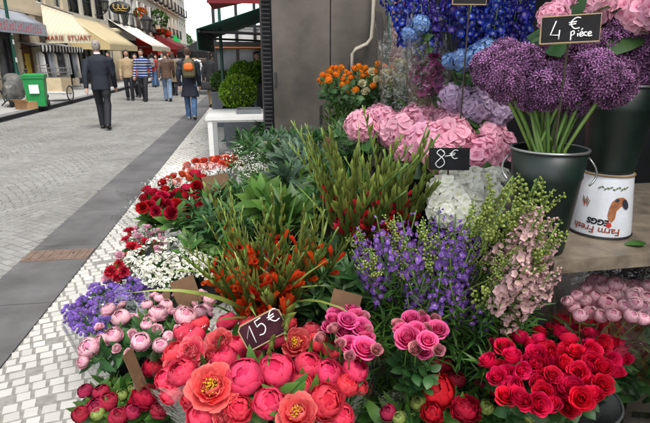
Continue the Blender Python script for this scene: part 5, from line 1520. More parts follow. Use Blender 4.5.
# pink spray roses
def sprays(pts, buds, z, lab, seed):
    hs = hd(pts, z, G['spray'], .066) + hd(buds, z + .01, G['spraybud'], .024, .01, 'rose_bud')
    bouquet('spray_rose_bouquet', lab, 'roses', 'pink spray rose bouquets', under(hs, .40, .06), hs, 'rose_bloom', G['l_rose'], .9, 12, None, seed=seed, smat='stem', cam_=.7)
sprays([(337, 318, 20), (347, 324, 21), (360, 330, 21), (344, 336, 22), (363, 352, 26), (356, 320, 19), (330, 330, 17), (350, 346, 18), (333, 322, 16), (352, 311, 16), (366, 340, 17)], [(335, 331, 10), (376, 351, 10), (363, 318, 9), (349, 357, 9), (322, 340, 10), (368, 331, 8), (340, 345, 9)], .67, 'hot pink spray roses, left of the two bouquets, behind coral peonies', 21)
sprays([(411, 321, 18), (421, 324, 18), (408, 340, 24), (427, 343, 20), (437, 332, 20), (416, 332, 18), (424, 352, 18), (402, 332, 16), (431, 326, 15)], [(398, 327, 10), (416, 350, 11), (438, 351, 10), (434, 321, 9), (427, 330, 9), (422, 316, 8)], .70, 'hot pink spray roses, right of the two bouquets, under the larkspur', 22)
# red roses, three wrapped bunches close together in the grey bucket
rg = scatter(28, 522, 370, 32, 38, seed=31) ; rg2 = scatter(36, 566, 370, 36, 46, seed=32); rg3 = scatter(24, 592, 358, 30, 34, seed=33)
for pts, lab, sd in ((rg, 'bouquet of red roses, leftmost of three, by the dark peonies', 1), (rg2, 'bouquet of red roses in the middle of the three', 2), (rg3, 'bouquet of red roses nearest the grey bucket on the right', 3)):
    hs = []
    cx = sum(q[0] for q in pts) / len(pts); cy = sum(q[1] for q in pts) / len(pts)
    for q in pts:
        rr = math.hypot((q[0] - cx) / 36, (q[1] - cy) / 46)
        p = PZ(q[0], q[1], .64 - .05 * rr * rr + rng.normal(0, .018)); hs.append((p, G['rose'], rng.uniform(.68, .92)))
    base = PZ(560, 400, .28); base = Vector((base.x + (sd - 2) * .05, base.y + .08, .10))
    bouquet('red_rose_bouquet', lab, 'roses', 'red rose bouquets', base, hs, 'rose_bloom', G['l_rose'], 1.0, 16, 'film', seed=40 + sd, cam_=.45, up=.9, k=.45, jit=.3)
pgb = PZ(578, 405, .42)
bucket(pgb.x, pgb.y + .06, .014, .40, .12, .165, 'grey bucket holding the three red rose bouquets', 'bucket_grey', ears=False)
# pale pink flowers under the shelf, two wrapped bunches
for pts, lab, sd in (([(586, 292, 12), (600, 293, 13), (594, 301, 14), (606, 306, 15), (615, 299, 13), (585, 303, 12), (622, 309, 14), (613, 288, 12), (577, 298, 11), (601, 284, 11), (620, 291, 12), (592, 285, 11), (630, 297, 12)], 'pale pink peonies in clear wrapping under the shelf, left bunch', 5), ([(638, 297, 13), (645, 303, 14), (641, 311, 14), (650, 310, 13), (635, 305, 12), (652, 296, 12), (634, 289, 11), (646, 290, 12), (657, 304, 13)], 'pale pink peonies in clear wrapping under the shelf, right bunch', 6), ([(574, 310, 11), (580, 318, 12), (590, 315, 12), (600, 318, 12), (612, 318, 12), (570, 303, 10), (628, 318, 12), (640, 321, 12)], 'lower row of pale pink peonies behind the red roses', 7)):
    hs = hd(pts, .70, G['carn_pale'], .056)
    bouquet('pink_peony_bouquet', lab, 'peonies', 'pale pink bouquets under the shelf', under(hs, .42, .05), hs, 'peony_bloom', G['l_peony_d'], .8, 10, 'film', wh=.50, seed=50 + sd, cam_=.7)
# red roses far left
for pts, lab, sd in (([(146, 201, 11), (153, 196, 11), (158, 204, 12), (150, 208, 11), (162, 199, 11), (167, 207, 11), (143, 208, 10), (171, 199, 10), (156, 212, 10), (165, 193, 10), (148, 192, 9)], 'dark red roses nearest the grey strip, in leafy green wrap', 1), ([(176, 208, 13), (184, 201, 13), (172, 214, 12), (190, 210, 12), (180, 216, 12), (195, 201, 12), (187, 192, 11), (200, 209, 11), (178, 195, 10)], 'deep red roses to the right of the left roses, under brown tag', 2), ([(165, 185, 10), (178, 186, 10), (197, 188, 11), (204, 194, 12), (212, 198, 12), (202, 182, 11), (195, 178, 11), (210, 190, 11)], 'deep red roses behind, beside a brown card tag', 3)):
    hs = hd(pts, .52, G['rose_dark'], .066, .03); b0 = under(hs, .42, .05)
    t = bouquet('dark_rose_bouquet', lab, 'roses', 'dark red rose bouquets on the left', b0, hs, 'rose_bloom', G['l_light'], .8, 10, 'film' if sd > 1 else None, seed=60 + sd, cam_=.6, k=.6)
for pts, lab, sd in (([(188, 168, 9), (196, 164, 9), (204, 163, 9), (212, 162, 9), (192, 172, 8), (200, 169, 9), (208, 168, 9)], 'salmon orange roses in cream wrap, left bunch at back', 1), ([(218, 161, 9), (226, 160, 9), (234, 160, 9), (222, 166, 9), (230, 166, 9), (238, 165, 9), (214, 167, 8)], 'salmon orange roses in cream wrap, right bunch at back', 2), ([(174, 178, 8), (182, 176, 8), (188, 180, 8), (178, 183, 8), (169, 181, 8)], 'small pale salmon roses in front of the cream wrapped bunches', 3)):
    hs = hd(pts, .52, G['rose_salmon'] , .070, .016)
    bouquet('salmon_rose_bouquet', lab, 'roses', 'salmon rose bouquets at the back left', under(hs, .40, .04), hs, 'rose_bloom', G['l_rose'], .9, 6, 'film_paper' if sd < 3 else None, wh=.29, wr=.10, seed=70 + sd, cam_=.6)

# ---- carnations red and pink along the left edge
bl = bunch_bucket(142, 250, .26, .24, .12, 'black bucket holding the red and pink carnations')
cl = [(135, 230, 'carn_pink'), (147, 228, 'carn_pink'), (151, 236, 'carn_pink'), (160, 233, 'carn_pink'), (126, 240, 'carn_red'), (132, 247, 'carn_red'), (145, 242, 'carn_red'), (128, 257, 'carn_red'), (119, 265, 'carn_red'), (138, 238, 'carn_pink'), (154, 244, 'carn_red'), (140, 251, 'carn_red'), (124, 272, 'carn_red'), (112, 272, 'carn_red'), (162, 242, 'carn_pink'), (120, 256, 'carn_pink'), (134, 264, 'carn_red'), (108, 279, 'carn_pink'), (129, 232, 'carn_red'), (157, 250, 'carn_pink'), (117, 277, 'carn_red')]
heads = [(x, y, .44 + rng.normal(0, .02), G[k], 1.15 * rng.uniform(.8, 1.1), 'pink' if 'pink' in k else 'red') for x, y, k in cl]
bunch('carnation', 'carnation', 'carnation', 'carnations on the left edge', 'the left edge carnations', bl, heads, .5, 'stem', .0025, G['l_fine'], .6)
# ---- white statice and purple ageratum
bs = bunch_bucket(168, 275, .30, .28, .12, 'black bucket holding the small white flowers')
heads = [(x, y, .47 + rng.normal(0, .02), G['statice'], 1.0 * rng.uniform(.85, 1.2), 'white', [('twigs', G['twigs'][0], 1, 0)]) for x, y in scatter(26, 168, 266, 36, 20, seed=8)]
bunch('white_statice', 'tiny-flowered spray', 'flower spray', 'white sprays on the left', 'the small white bunch', bs, [(h[0], h[1], h[2] - .05) + h[3:] for h in heads], .6, 'stem', .002, G['l_fine'], .7)
ba = bunch_bucket(112, 310, .22, .20, .12, 'black bucket holding the violet fluffy flowers')
heads = [(x, y, .39 + rng.normal(0, .02), G['fluff'], 1.15 * rng.uniform(.85, 1.2), 'violet') for x, y in scatter(22, 120, 292, 30, 14, seed=9) + scatter(18, 92, 315, 24, 18, seed=10)]
bunch('ageratum', 'fluffy ageratum head', 'ageratum', 'violet ageratum on the left edge', 'the violet fluffy bunch', ba, heads, .55, 'stem', .002, G['l_rose'], .65)

# ---- gladioli: orange in front, tall green ones behind
def glad_stem(L, bend, seed, nb=15, fat=1.0, lo=.42):
    "flower stem with overlapping green sheaths alternating on two sides"
    r = np.random.default_rng(seed); st = MB(); bd = MB()
    pts = []
    for i in range(13):
        t = i / 12; pts.append(Vector((bend * t * t + .01 * math.sin(5 * t + seed), .02 * math.sin(3 * t + seed), L * t)))
    st.tube(pts, [.0055 * fat * (1 - .6 * i / 12) for i in range(13)], 6)
    for i in range(nb):
        t = lo + (.98 - lo) * i / nb; k = t * 12; a = int(k); p = pts[a].lerp(pts[min(12, a + 1)], k - a); s = 1.25 - .75 * (i / nb)
        sd = 1 if i % 2 else -1
        v, f, at = blade(.062 * s, .0085 * s * fat, .16, .75, 6, 3, .62); at = at.copy(); at[:, 1] = r.random()
        bd.addt((v, f, at), Matrix.Translation(p) @ Euler((r.normal(0, .15), .07 + r.normal(0, .03), (0 if sd > 0 else PI) + r.normal(0, .25))).to_matrix().to_4x4())
    return st, bd, pts
def glad_florets(pts, m, lo, hi, n, seed, s0=1.0):
    r = np.random.default_rng(seed); b = MB()
    for i in range(n):
        t = lo + (hi - lo) * i / n; k = t * 12; a = int(k); p = pts[a].lerp(pts[min(12, a + 1)], k - a)
        sd = 1 if i % 2 else -1; d = Vector((sd * .5, r.normal(0, .3), 1)).normalized(); s = s0 * (1.1 - .4 * i / n)
        fl = MB()
        for q in range(5): fl.add(*patch(1.46 - .10 * (i < n / 4), .06, .056 * s, .0075 * s, 2 * PI * q / 5, 5, 3, .0032, 0, tip=.3 if i < n / 4 else -.1))
        b.addt(fl.tpl(), TM(p + d * .012, d, r.uniform(0, 6)), r.random())
    return b
def sword(L, W, bend, seed): 
    r = np.random.default_rng(seed); b = MB(); b.add(*blade(L, W, bend * .35, .35, 9, 3, .55, droop=bend * .65, twist=r.normal(0, .5))); return b
GS = []
for i in range(6):
    st, bd_, pts = glad_stem(.62, (.07, -.10, .15, .03, -.16, .20)[i], i, 18, .80, .52)
    GS.append((st.mesh('stem', M['stem_pale']), bd_.mesh('buds', M['leaf_olive']), glad_florets(pts, None, .36, .78, 9, i, .98).mesh('florets', M['orange_red']), glad_florets(pts, None, .38, .62, 7, i + 9, .9).mesh('florets', M['cherry'])))
GT = []
for i in range(6):
    st, bd_, pts = glad_stem(.62, (.08, -.10, .16, .03, -.15, .20)[i], i + 20, 20, 1.05, .46)
    GT.append((st.mesh('stem', M['stem_pale']), bd_.mesh('buds', M['leaf_olive']), None, glad_florets(pts, None, .40, .64, 6, i + 9, .85).mesh('florets', M['cherry'])))
SW = [sword(.46, .0075, b_, k).mesh('leaf', M['leaf_olive'] if k % 3 else M['leaf']) for k, b_ in enumerate((.35, .9, 1.5, .2, .7, 1.9))]
def gladiolus(label, group, base, tilt_dir, tilt, s, fl, nleaf, kind='gladiolus'):
    t = thing(kind, label, 'gladiolus', base, rng.uniform(0, 6.28), group)
    a = t.rotation_euler.z
    g = (GT if fl == 'c' else GS)[int(rng.integers(6))]; td = Vector((math.cos(tilt_dir - a), math.sin(tilt_dir - a), 0)); q = aim((td * tilt + Vector((0, 0, 1))).normalized(), rng.uniform(0, 6))
    link('stem', g[0], t, (0, 0, 0), q, s); link('buds', g[1], t, (0, 0, 0), q, s)
    if fl: link('florets', g[2 if fl == 'o' else 3], t, (0, 0, 0), q, s)
    for i in range(nleaf):
        b_ = (td * (tilt + rng.normal(0, .15)) + Vector((rng.normal(0, .12), rng.normal(0, .12), 1))).normalized()
        link('leaf', pick(SW), t, b_ * rng.uniform(.05, .22), aim(b_, rng.uniform(0, 6.28)), s * rng.uniform(.75, 1.1))
bg = PZ(272, 318, .36)
bucket(bg.x, bg.y + .10, .014, .40, .13, .165, 'black bucket holding the orange gladioli', 'bucket_black', ears=False, rim='iron')
for i, (px, py) in enumerate(scatter(38, 268, 226, 78, 28, seed=12)):
    tip = PZ(px, py, .94 + rng.normal(0, .04)); q_ = Vector((tip.x - bg.x, tip.y - bg.y - .3)); base = Vector((bg.x + max(-.12, min(.12, q_.x * .42)) + rng.normal(0, .015), bg.y + .10 + max(-.1, min(.1, q_.y * .4)) + rng.normal(0, .02), .26))
    d = tip - base; gladiolus('gladiolus with orange red florets, %s of the orange gladioli' % cell(px, py, (202, 212, 334, 264)), 'orange gladioli in the middle', base, math.atan2(d.y, d.x), d.xy.length / d.z * 1.0, d.length / .64, 'o', 2 if i % 2 else 1)
bt = PZ(375, 260, .55)
bucket(bt.x, bt.y + .12, .29, .36, .13, .165, 'black bucket holding the tall green gladioli', 'bucket_black', ears=False, rim='iron')
stand(bt.x - .34, bt.x + .36, bt.y - .08, bt.y + .42, .286, 'low dark stand under the tall gladioli')
for i, (px, py) in enumerate(scatter(30, 378, 138, 64, 26, seed=13)):
    tip = PD(px, py, 1.95 + .16 * rng.normal()); q_ = Vector((tip.x - bt.x, tip.y - bt.y - .2)); base = Vector((bt.x + max(-.12, min(.12, q_.x * .42)) + rng.normal(0, .015), bt.y + .12 + max(-.1, min(.1, q_.y * .4)) + rng.normal(0, .02), .44))
    d = tip - base; gladiolus('tall green gladiolus with cherry red lower buds, %s of the tall gladioli' % cell(px, py, (318, 118, 438, 178)), 'tall gladioli before the pink hydrangeas', base, math.atan2(d.y, d.x), d.xy.length / d.z, d.length / .64, 'c', 1 if i % 3 == 0 else 0)

# ---- larkspur and seed sprays
bl1 = PZ(430, 330, .45)
bucket(bl1.x, bl1.y + .14, .10, .42, .14, .18, 'black bucket holding the violet larkspur', 'bucket_black', ears=False, rim='iron')
stand(bl1.x - .32, bl1.x + .42, bl1.y - .05, bl1.y + .36, .10, 'low dark stand under the larkspur')
def spike_stem(kind, label, cat, group, base, top, L, me, s, smat='stem', leaves=None, extra=None, ls=1.0):
    "a stem whose upper length L carries the florets, ending at top"
    base = Vector(base); top = Vector(top); d = (top - base); dn = (d.normalized() + Vector((rng.normal(0, .16), rng.normal(0, .16), .35))).normalized(); foot = top - dn * L * s
    t = thing(kind, label, cat, base, 0, group); pts, _ = bez(Vector(), foot - base); pts = pts + [foot - base + dn * L * s * .95]
    b = MB(); b.tube(pts, [.0024] * len(pts), 5); b.build('stem', M[smat], t, True)
    q = aim(dn, rng.uniform(0, 6.28))
    link(me.name.split('.')[0], me, t, foot - base, q, s)
    if extra: link('branch', extra, t, foot - base, q, s)
    if leaves: link('leaves', pick(leaves), t, foot - base, q, ls)
for i, (px, py) in enumerate(scatter(62, 438, 252, 94, 36, seed=14)):
    top = PD(px, py - 12, 1.62 + .13 * rng.normal()); base = (bl1.x + rng.normal(0, .05), bl1.y + .14 + rng.normal(0, .05), .2)
    spike_stem('violet_larkspur', 'violet larkspur spike, %s of the larkspur' % cell(px, py, (350, 222, 514, 278)), 'larkspur', 'violet larkspur', base, top, .26, pick(G['violet']), rng.uniform(.75, 1.05), 'stem', G['l_fine'])
for i, (px, py) in enumerate(scatter(16, 462, 300, 64, 22, seed=15)):
    top = PD(px, py - 12, 1.5 + .06 * rng.normal()); base = (bl1.x + rng.normal(0, .05), bl1.y + .14 + rng.normal(0, .05), .2)
    spike_stem('violet_larkspur', 'low violet larkspur spike, %s of the lower larkspur' % cell(px, py, (400, 280, 520, 320)), 'larkspur', 'violet larkspur', base, top, .26, pick(G['violet']), rng.uniform(.65, .85), 'stem', G['l_fine'])
for i, (px, py) in enumerate(scatter(26, 538, 268, 24, 48, seed=16)):
    top = PD(px, py - 20, 1.33 + .05 * rng.normal()); base = (bl1.x + .17 + rng.normal(0, .04), bl1.y + .14 + rng.normal(0, .04), .25)
    spike_stem('pale_larkspur', 'shell pink larkspur spike, %s of the pale larkspur' % cell(px, py, (518, 228, 562, 316)), 'larkspur', 'shell pink larkspur', base, top, .26, pick(G['shell']), rng.uniform(.65, .9), 'stem', G['l_fine'])
for i, (px, py) in enumerate(scatter(17, 524, 226, 40, 40, seed=17) + scatter(9, 408, 252, 56, 30, seed=18) + scatter(6, 480, 285, 30, 26, seed=28)):
    k = i % 3; top = PD(px, py - 16, (1.58 - .0012 * max(0, px - 440)) + .09 * rng.normal()); base = (bl1.x + rng.normal(0, .05), bl1.y + .14 + rng.normal(0, .05), .2)
    spike_stem('seed_spray', 'light green spray of little round pods, %s of the larkspur bunch' % cell(px, py, (352, 200, 560, 314)), 'foliage', 'green seed sprays', base, top, .24, G['pods'][k], rng.uniform(.8, 1.2), 'stem_pale', None, G['podstems'][k])

# ---- hydrangeas
def big(kind, desc, cat, group, bname, lst, me, bp, R00, leaves, cam_=.7, smat='stem', ls=1.1, lrate=1.0):
    heads = []
    for q in lst:
        p = PD(q[0], q[1], q[3]); D0 = q[2] * (p - Vector((0, 0, CAM_H))).length / 535
        mm = G[q[4]] if len(q) > 4 else me
        pz = PD(q[0], q[1] + q[2] * .25, q[3])
        heads.append((q[0], q[1] + q[2] * .25, pz.z, mm, D0 / (2 * R00), q[5] if len(q) > 5 else ''))
    xs = [h[0] for h in heads]; ys_ = [h[1] for h in heads]; bb = (min(xs), min(ys_), max(xs), max(ys_))
    for q, h in zip(lst, heads):
        p = PD(h[0], h[1], q[3]); f = ((Vector((0, 0, CAM_H)) - p).normalized() * cam_ + Vector((rng.normal(0, .15), 0, .6))).normalized()
        base = Vector((bp[0] + rng.normal(0, .04), bp[1] + rng.normal(0, .04), bp[2]))
        stem_thing(kind, ' '.join(('%s %s, %s of %s' % (h[5], desc, cell(h[0], h[1], bb), bname)).split()), cat, group, base, p, f, pick(h[3]), h[4], pick(leaves) if leaves and rng.random() < lrate else None, ls, .0, smat, .005)
pH = PD(430, 150, 2.5)
bucket(pH.x, pH.y + .1, .60, .42, .13, .17, 'black bucket holding the pink hydrangeas', 'bucket_black', ears=False, rim='iron')
stand(pH.x - .45, pH.x + .6, pH.y - .12, pH.y + .55, .597, 'dark stand under the hydrangea and delphinium buckets')
big('pink_hydrangea', 'pink hydrangea head', 'hydrangea', 'pink hydrangeas in the middle', 'the pink hydrangeas', [(362, 118, 34, 2.55), (380, 112, 30, 2.6), (398, 122, 40, 2.5), (425, 132, 44, 2.42), (452, 128, 46, 2.4), (458, 114, 38, 2.5), (484, 126, 40, 2.45), (478, 145, 44, 2.35), (446, 106, 36, 2.6), (416, 112, 34, 2.6), (456, 90, 34, 2.5, 'hyd_lilac', 'lilac'), (478, 96, 36, 2.45, 'hyd_lilac', 'lilac'), (496, 106, 30, 2.45, 'hyd_lilac', 'lilac'), (501, 88, 26, 2.5, 'hyd_blue', 'blue-tinged'), (440, 148, 34, 2.3), (408, 142, 30, 2.45), (498, 138, 32, 2.4)], G['hyd_pink'], (pH.x, pH.y + .1, .75), .085, G['l_hyd'])
pW = PD(470, 195, 2.15)
bucket(pW.x + .02, pW.y + .1, .38, .38, .12, .155, 'black bucket holding the white hydrangeas', 'bucket_black', ears=False, rim='iron')
stand(pW.x - .2, pW.x + .3, pW.y - .08, pW.y + .30, .377, 'small dark stand under the white hydrangeas')
big('white_hydrangea', 'white hydrangea head', 'hydrangea', 'white hydrangeas under the pink ones', 'the white hydrangeas', [(448, 184, 42, 1.86), (472, 178, 44, 1.9), (490, 186, 42, 1.88), (465, 198, 46, 1.82), (485, 205, 40, 1.82), (447, 202, 36, 1.82), (470, 213, 32, 1.78), (496, 174, 30, 1.95), (456, 170, 30, 1.95)], G['hyd_white'], (pW.x + .02, pW.y + .1, .5), .085, G['l_hyd'], cam_=.5, lrate=.2)
big('pink_hydrangea', 'pale pink hydrangea head', 'hydrangea', 'pale pink hydrangeas at the top right', 'the top right hydrangeas', [(553, 11, 26, 1.75), (568, 3, 30, 1.85), (592, -2, 34, 1.8), (612, 4, 30, 1.85), (640, 2, 36, 1.75), (628, -8, 30, 1.85), (665, -5, 40, 1.7)], G['hyd_pink'], (ex, ey, zS + EH + .1), .085, G['l_hyd'])
# ---- alliums
al = [(492, 68, 48), (521, 66, 50), (548, 86, 50), (575, 89, 52), (612, 82, 50), (573, 58, 44), (603, 50, 44), (635, 58, 46), (642, 36, 40), (552, 60, 44), (505, 82, 42), (594, 70, 46), (530, 92, 40), (628, 84, 42), (582, 40, 38), (618, 34, 36), (505, 54, 36), (650, 76, 44), (662, 52, 44)]
bb = (478, 30, 655, 95)
for px, py, dm in al:
    right = px > 622; dd = (1.56 + .10 * rng.random() if py > 62 else 1.78) if not right else 1.78
    p = PD(px, py + 1, dd); D0 = dm * (p - Vector((0, 0, CAM_H))).length / 535
    c_ = (pa.x, pa.y + .02) if not right else (ex, ey)
    mx_ = PD(px, 150, 1.6)
    bx = c_[0] + max(-.075, min(.075, (p.x - c_[0]) * .28)); by = c_[1] + max(-.06, min(.06, (p.y - c_[1]) * .4))
    z0 = zS + .05 if not right else zS + EH + .05
    t = thing('allium', 'purple allium ball, %s of the alliums' % cell(px, py, bb), 'allium', (bx * .98 + c_[0] * .02, by, z0), 0, 'purple alliums in the dark green buckets')
    base = t.location.copy(); mid = Vector((bx, by, pa.z if not right else 1.42))
    b = MB(); e = p - base; m_ = mid - base; pts = [Vector(), m_, m_.lerp(e, .35) + Vector((0, 0, .008)), m_.lerp(e, .7) + Vector((0, 0, .008)), e]
    b.tube(pts, .0062, 7); b.build('stem', M['stem_pale'], t, True)
    link('flower_head', pick(G['allium']), t, e, Euler((rng.uniform(-.3, .3), rng.uniform(-.3, .3), rng.uniform(0, 6))), D0 / .162)
for i in range(9):      # strap leaves / bare stems in the allium bucket
    a = rng.uniform(0, 6.28); q = Vector((pa.x + .06 * math.cos(a), pa.y + .02 + .05 * math.sin(a), zS + .06))
    t = thing('allium', 'bare allium stem without visible head in the dark bucket', 'allium', q, 0, 'purple alliums in the dark green buckets')
    tp = PD(rng.uniform(510, 600), 95, 1.62 + rng.uniform(0, .08)); b = MB(); m_ = Vector((q.x * 1.0 + (q.x - pa.x) * .4, q.y, pa.z)) - q; b.tube([Vector(), m_, m_.lerp(tp - q, .5), tp - q], .006, 7); b.build('stem', M['stem_pale'], t, True)
    link('flower_head', pick(G['allium']), t, tp - q + Vector((0, 0.02, .02)), None, .8)

# ---- blue delphiniums
pB = PD(470, 80, 2.98)
bucket(pB.x, pB.y + .05, .60, .50, .13, .17, 'black bucket holding the blue delphiniums', 'bucket_black', ears=False, rim='iron')
stand(pB.x - .2, pB.x + .45, pB.y - .1, pB.y + .32, .597, 'dark stand under the delphinium bucket')
for i, (px, py) in enumerate(scatter(34, 465, -8, 72, 26, seed=19)):
    top = PD(px, py - 10, 2.72 + .10 * rng.normal()); base = (pB.x + rng.normal(0, .05), pB.y + .05 + rng.normal(0, .05), .7)
    spike_stem('blue_delphinium', 'deep blue delphinium spike, %s of the delphiniums' % cell(px, py, (393, -42, 537, 26)), 'delphinium', 'blue delphiniums', base, top + Vector((rng.normal(0, .04), rng.normal(0, .03), 0)), .30, pick(G['blue'] if rng.random() < .6 else G['blue_violet']), rng.uniform(.85, 1.1), 'stem', None)
big('blue_hydrangea', 'pale blue hydrangea head', 'hydrangea', 'pale blue hydrangeas under the delphiniums', 'the pale blue hydrangeas', [(462, 55, 22, 2.35), (478, 50, 24, 2.3), (492, 54, 22, 2.3), (450, 57, 16, 2.4), (486, 44, 20, 2.4), (420, 20, 18, 2.5), (410, 30, 16, 2.5)], G['hyd_blue'], (pB.x, pB.y, .8), .06, G['l_rose'], lrate=.4)

# ---- orange clusters, cream flowers, orchids in cellophane, near the cabinet
pO = PD(352, 115, 3.5)
bucket(pO.x, pO.y + .08, .55, .40, .12, .155, 'black bucket holding the orange clustered flowers', 'bucket_black', ears=False, rim='iron')
stand(pO.x - .25, pO.x + .7, pO.y - .1, pO.y + .4, .547, 'dark stand under the orange flower bucket')
bb = (320, 62, 392, 100)
ol = scatter(42, 350, 78, 31, 13, seed=20) + [(322, 82), (326, 76), (331, 74), (336, 68), (385, 66), (392, 68), (378, 64)]
for px, py in ol:
    p = PD(px, py, 3.35 + .15 * rng.normal()); base = (pO.x + rng.normal(0, .04), pO.y + .08 + rng.normal(0, .04), .65)
    stem_thing('orange_flower', 'orange clustered flower head, %s of the orange bunch' % cell(px, py, bb), 'flower', 'orange flowers by the metal cabinet', base, p, facing(p, .8, .6), pick(G['orangehead']), rng.uniform(.55, .8), pick(G['l_rose']), 1.0, .02, 'stem', .003)
shoots(40, (352, 108, 30, 28), 1.12, G['l_fine'], 1.2, (pO.x, pO.y + .02, .7), 'green_shoot', 'fine-leaved olive green shoot', 'the greenery under the orange flowers', 'green shoots under the orange flowers', seed=22)
shoots(26, (354, 104, 28, 26), 1.16, G['l_rose'], 1.3, (pO.x, pO.y + .02, .7), 'leafy_shoot', 'small-leaved dark green shoot', 'the greenery under the orange flowers', 'dark shoots under the orange flowers', seed=23)
for px, py in [(372, 72), (377, 80), (384, 74), (390, 82), (396, 76), (392, 92), (362, 84), (366, 92), (402, 84), (398, 66)]:
    p = PD(px, py, 3.2); base = (pO.x + .25 + rng.normal(0, .03), pO.y + rng.normal(0, .03), .65)
    stem_thing('cream_flower', 'cream flower, %s of the cream bunch beside orange flowers' % cell(px, py, (362, 66, 402, 92)), 'flower', 'cream flowers beside the orange bunch', base, p, facing(p, .7, .8), pick(G['creamhead']), rng.uniform(1.0, 1.3), pick(G['l_rose']), 1.1, .02, 'stem', .003)
po = PD(424, 100, 2.68)
hs = [(PD(px, py, 2.62), G['orchid'], .8) for px, py in ((416, 88), (427, 84), (436, 90), (423, 94), (431, 96))]
bouquet('orchid_bouquet', 'dark magenta orchid sprays in clear wrapping by the red panel', 'orchids', None, (po.x, po.y + .05, .75), hs, 'flower_spike', G['l_light'], .8, 5, 'film_bright', wr=.13, wh=.88, seed=81, up=1.6, cam_=.1, k=.1)
for px, sd, lab in ((396, 82, 'empty-looking tall clear sleeve of pale stems left of the orchids'), (410, 83, 'tall clear sleeve with cream blooms just left of the orchids')):
    q = PD(px, 110, 3.0); hs = [(PD(px + rng.uniform(-8, 8), rng.uniform(62, 80), 3.0), G['creamhead'], .9) for _ in range(6)]
    bouquet('sleeved_bouquet', lab, 'bouquet', None, (q.x, q.y + .03, .75), hs, 'flower_head', G['l_rose'], 1.0, 5, 'film_bright', wr=.13, wh=.92, seed=sd)
bucket(po.x - .06, po.y + .06, .55, .36, .15, .19, 'black bucket holding the sleeved orchids', 'bucket_black', ears=False, rim='iron')

# ---- greenery in the middle distance, left of the gladioli
def greens(n, ell, z, d_up, leaves, ls, desc, bname, group, bpx, kind, seed, flower=None, fs=1.0, zb=.25):
    bp = PZ(bpx[0], bpx[1], .32); bucket(bp.x, bp.y, .014, .32, .11, .14, 'black bucket holding the ' + bname.replace('the ', ''), 'bucket_black', ears=False, rim='iron')
    pts = scatter(n, *ell, seed=seed); bb = (ell[0] - ell[2], ell[1] - ell[3], ell[0] + ell[2], ell[1] + ell[3])
    for x, y in pts:
        p = PZ(x, y, z + rng.normal(0, .03)); base = Vector((bp.x + rng.normal(0, .04), bp.y + rng.normal(0, .04), .12))
        f = (Vector((rng.normal(0, .25), rng.normal(0, .25) - .15, 1))).normalized()
        stem_thing(kind, '%s, %s of %s' % (desc, cell(x, y, bb), bname), 'foliage' if not flower else 'flower spray', group, base, p, f, pick(flower) if flower else pick(leaves), fs if flower else ls, pick(leaves) if flower else pick(leaves), ls, .03, 'stem', .003, bname='leaves' if not flower else None)
greens(16, (262, 140, 26, 12), .72, 0, G['l_lily'], 1.0, 'dark strap-leaved stem', 'the dark strap-leaved bunch', 'strap-leaved stems at the back', (262, 175), 'leafy_plant', 41)
greens(14, (300, 168, 20, 16), .80, 0, G['l_grey'], 1.1, 'grey-green leaf rosette', 'the grey-green rosettes', 'grey-green rosettes', (296, 195), 'rosette_plant', 42)
greens(17, (258, 166, 30, 13), .62, 0, G['l_fine'], 1.0, 'airy greenish white spray', 'the airy white bunch', 'airy white sprays', (258, 190), 'gypsophila', 43, G['gyp'], 1.3)
greens(18, (300, 132, 36, 9), .80, 0, G['l_lily'], .8, 'pointed dark green stem', 'the greenery below the cabinet', 'stems below the cabinet', (305, 155), 'leafy_plant', 44)
greens(18, (285, 195, 26, 18), .75, 0, G['l_light'], 1.0, 'broad-leaved light green lily stem', 'the broad-leaved bunch', 'broad-leaved stems before the cabinet', (285, 230), 'lily_plant', 45)
greens(18, (232, 210, 40, 22), .58, 0, G['l_lily'], .9, 'dark green leafy stem', 'the leafy bunch behind orange gladioli', 'leafy stems behind the orange gladioli', (235, 245), 'leafy_plant', 46)
greens(14, (246, 186, 22, 12), .60, 0, G['l_fine'], 1.3, 'yellow-green feathery stem', 'the feathery bunch', 'feathery stems', (250, 205), 'feathery_plant', 47)
greens(14, (205, 232, 30, 18), .46, 0, G['l_peony'], 1.0, 'mid green leafy shoot', 'the shoots beside white sprays', 'shoots beside the white sprays', (205, 255), 'leafy_shoot', 48)
greens(14, (335, 170, 22, 22), .85, 0, G['l_lily'], .9, 'narrow dark leafy stem', 'the stems left of tall gladioli', 'stems left of the tall gladioli', (335, 215), 'leafy_plant', 49)
greens(14, (330, 270, 30, 36), .62, 0, G['l_lily'], .9, 'dark filler stem', 'the filler between the gladioli and larkspur', 'filler stems between gladioli and larkspur', (335, 320), 'leafy_plant', 50)
greens(16, (390, 320, 40, 30), .58, 0, G['l_fine'], 1.3, 'fine-leaved green stem', 'the fine greenery under the larkspur', 'fine stems under the larkspur', (395, 345), 'fine_leaved_plant', 51)
greens(16, (490, 340, 50, 26), .56, 0, G['l_fine'], 1.3, 'fine-leaved light stem', 'the fine greenery above the red roses', 'fine stems above the red roses', (490, 360), 'fine_leaved_plant', 52)
greens(10, (295, 142, 30, 8), .82, 0, G['l_grey'], .8, 'dried pale stem', 'the pale dried bunch below the cabinet', 'pale dried stems', (300, 165), 'dried_flower', 53, G['creamhead'], .5)
greens(12, (628, 345, 26, 26), .50, 0, G['l_peony_d'], 1.0, 'leafy dark shoot', 'the shoots under the shelf', 'shoots under the shelf', (625, 330), 'leafy_shoot', 54)
# single leaf at the right edge on the shelf
t = thing('fallen_leaf', 'single green leaf lying on the shelf by the white bucket', 'leaf', tuple(PZ(646, 243, zS + .012)))
b = MB(); b.add(*blade(.07, .026, .7, .1, 6, 3, .8)); o = b.build('blade', M['leaf'], t, True); o.rotation_euler = (0, R(75), R(160))
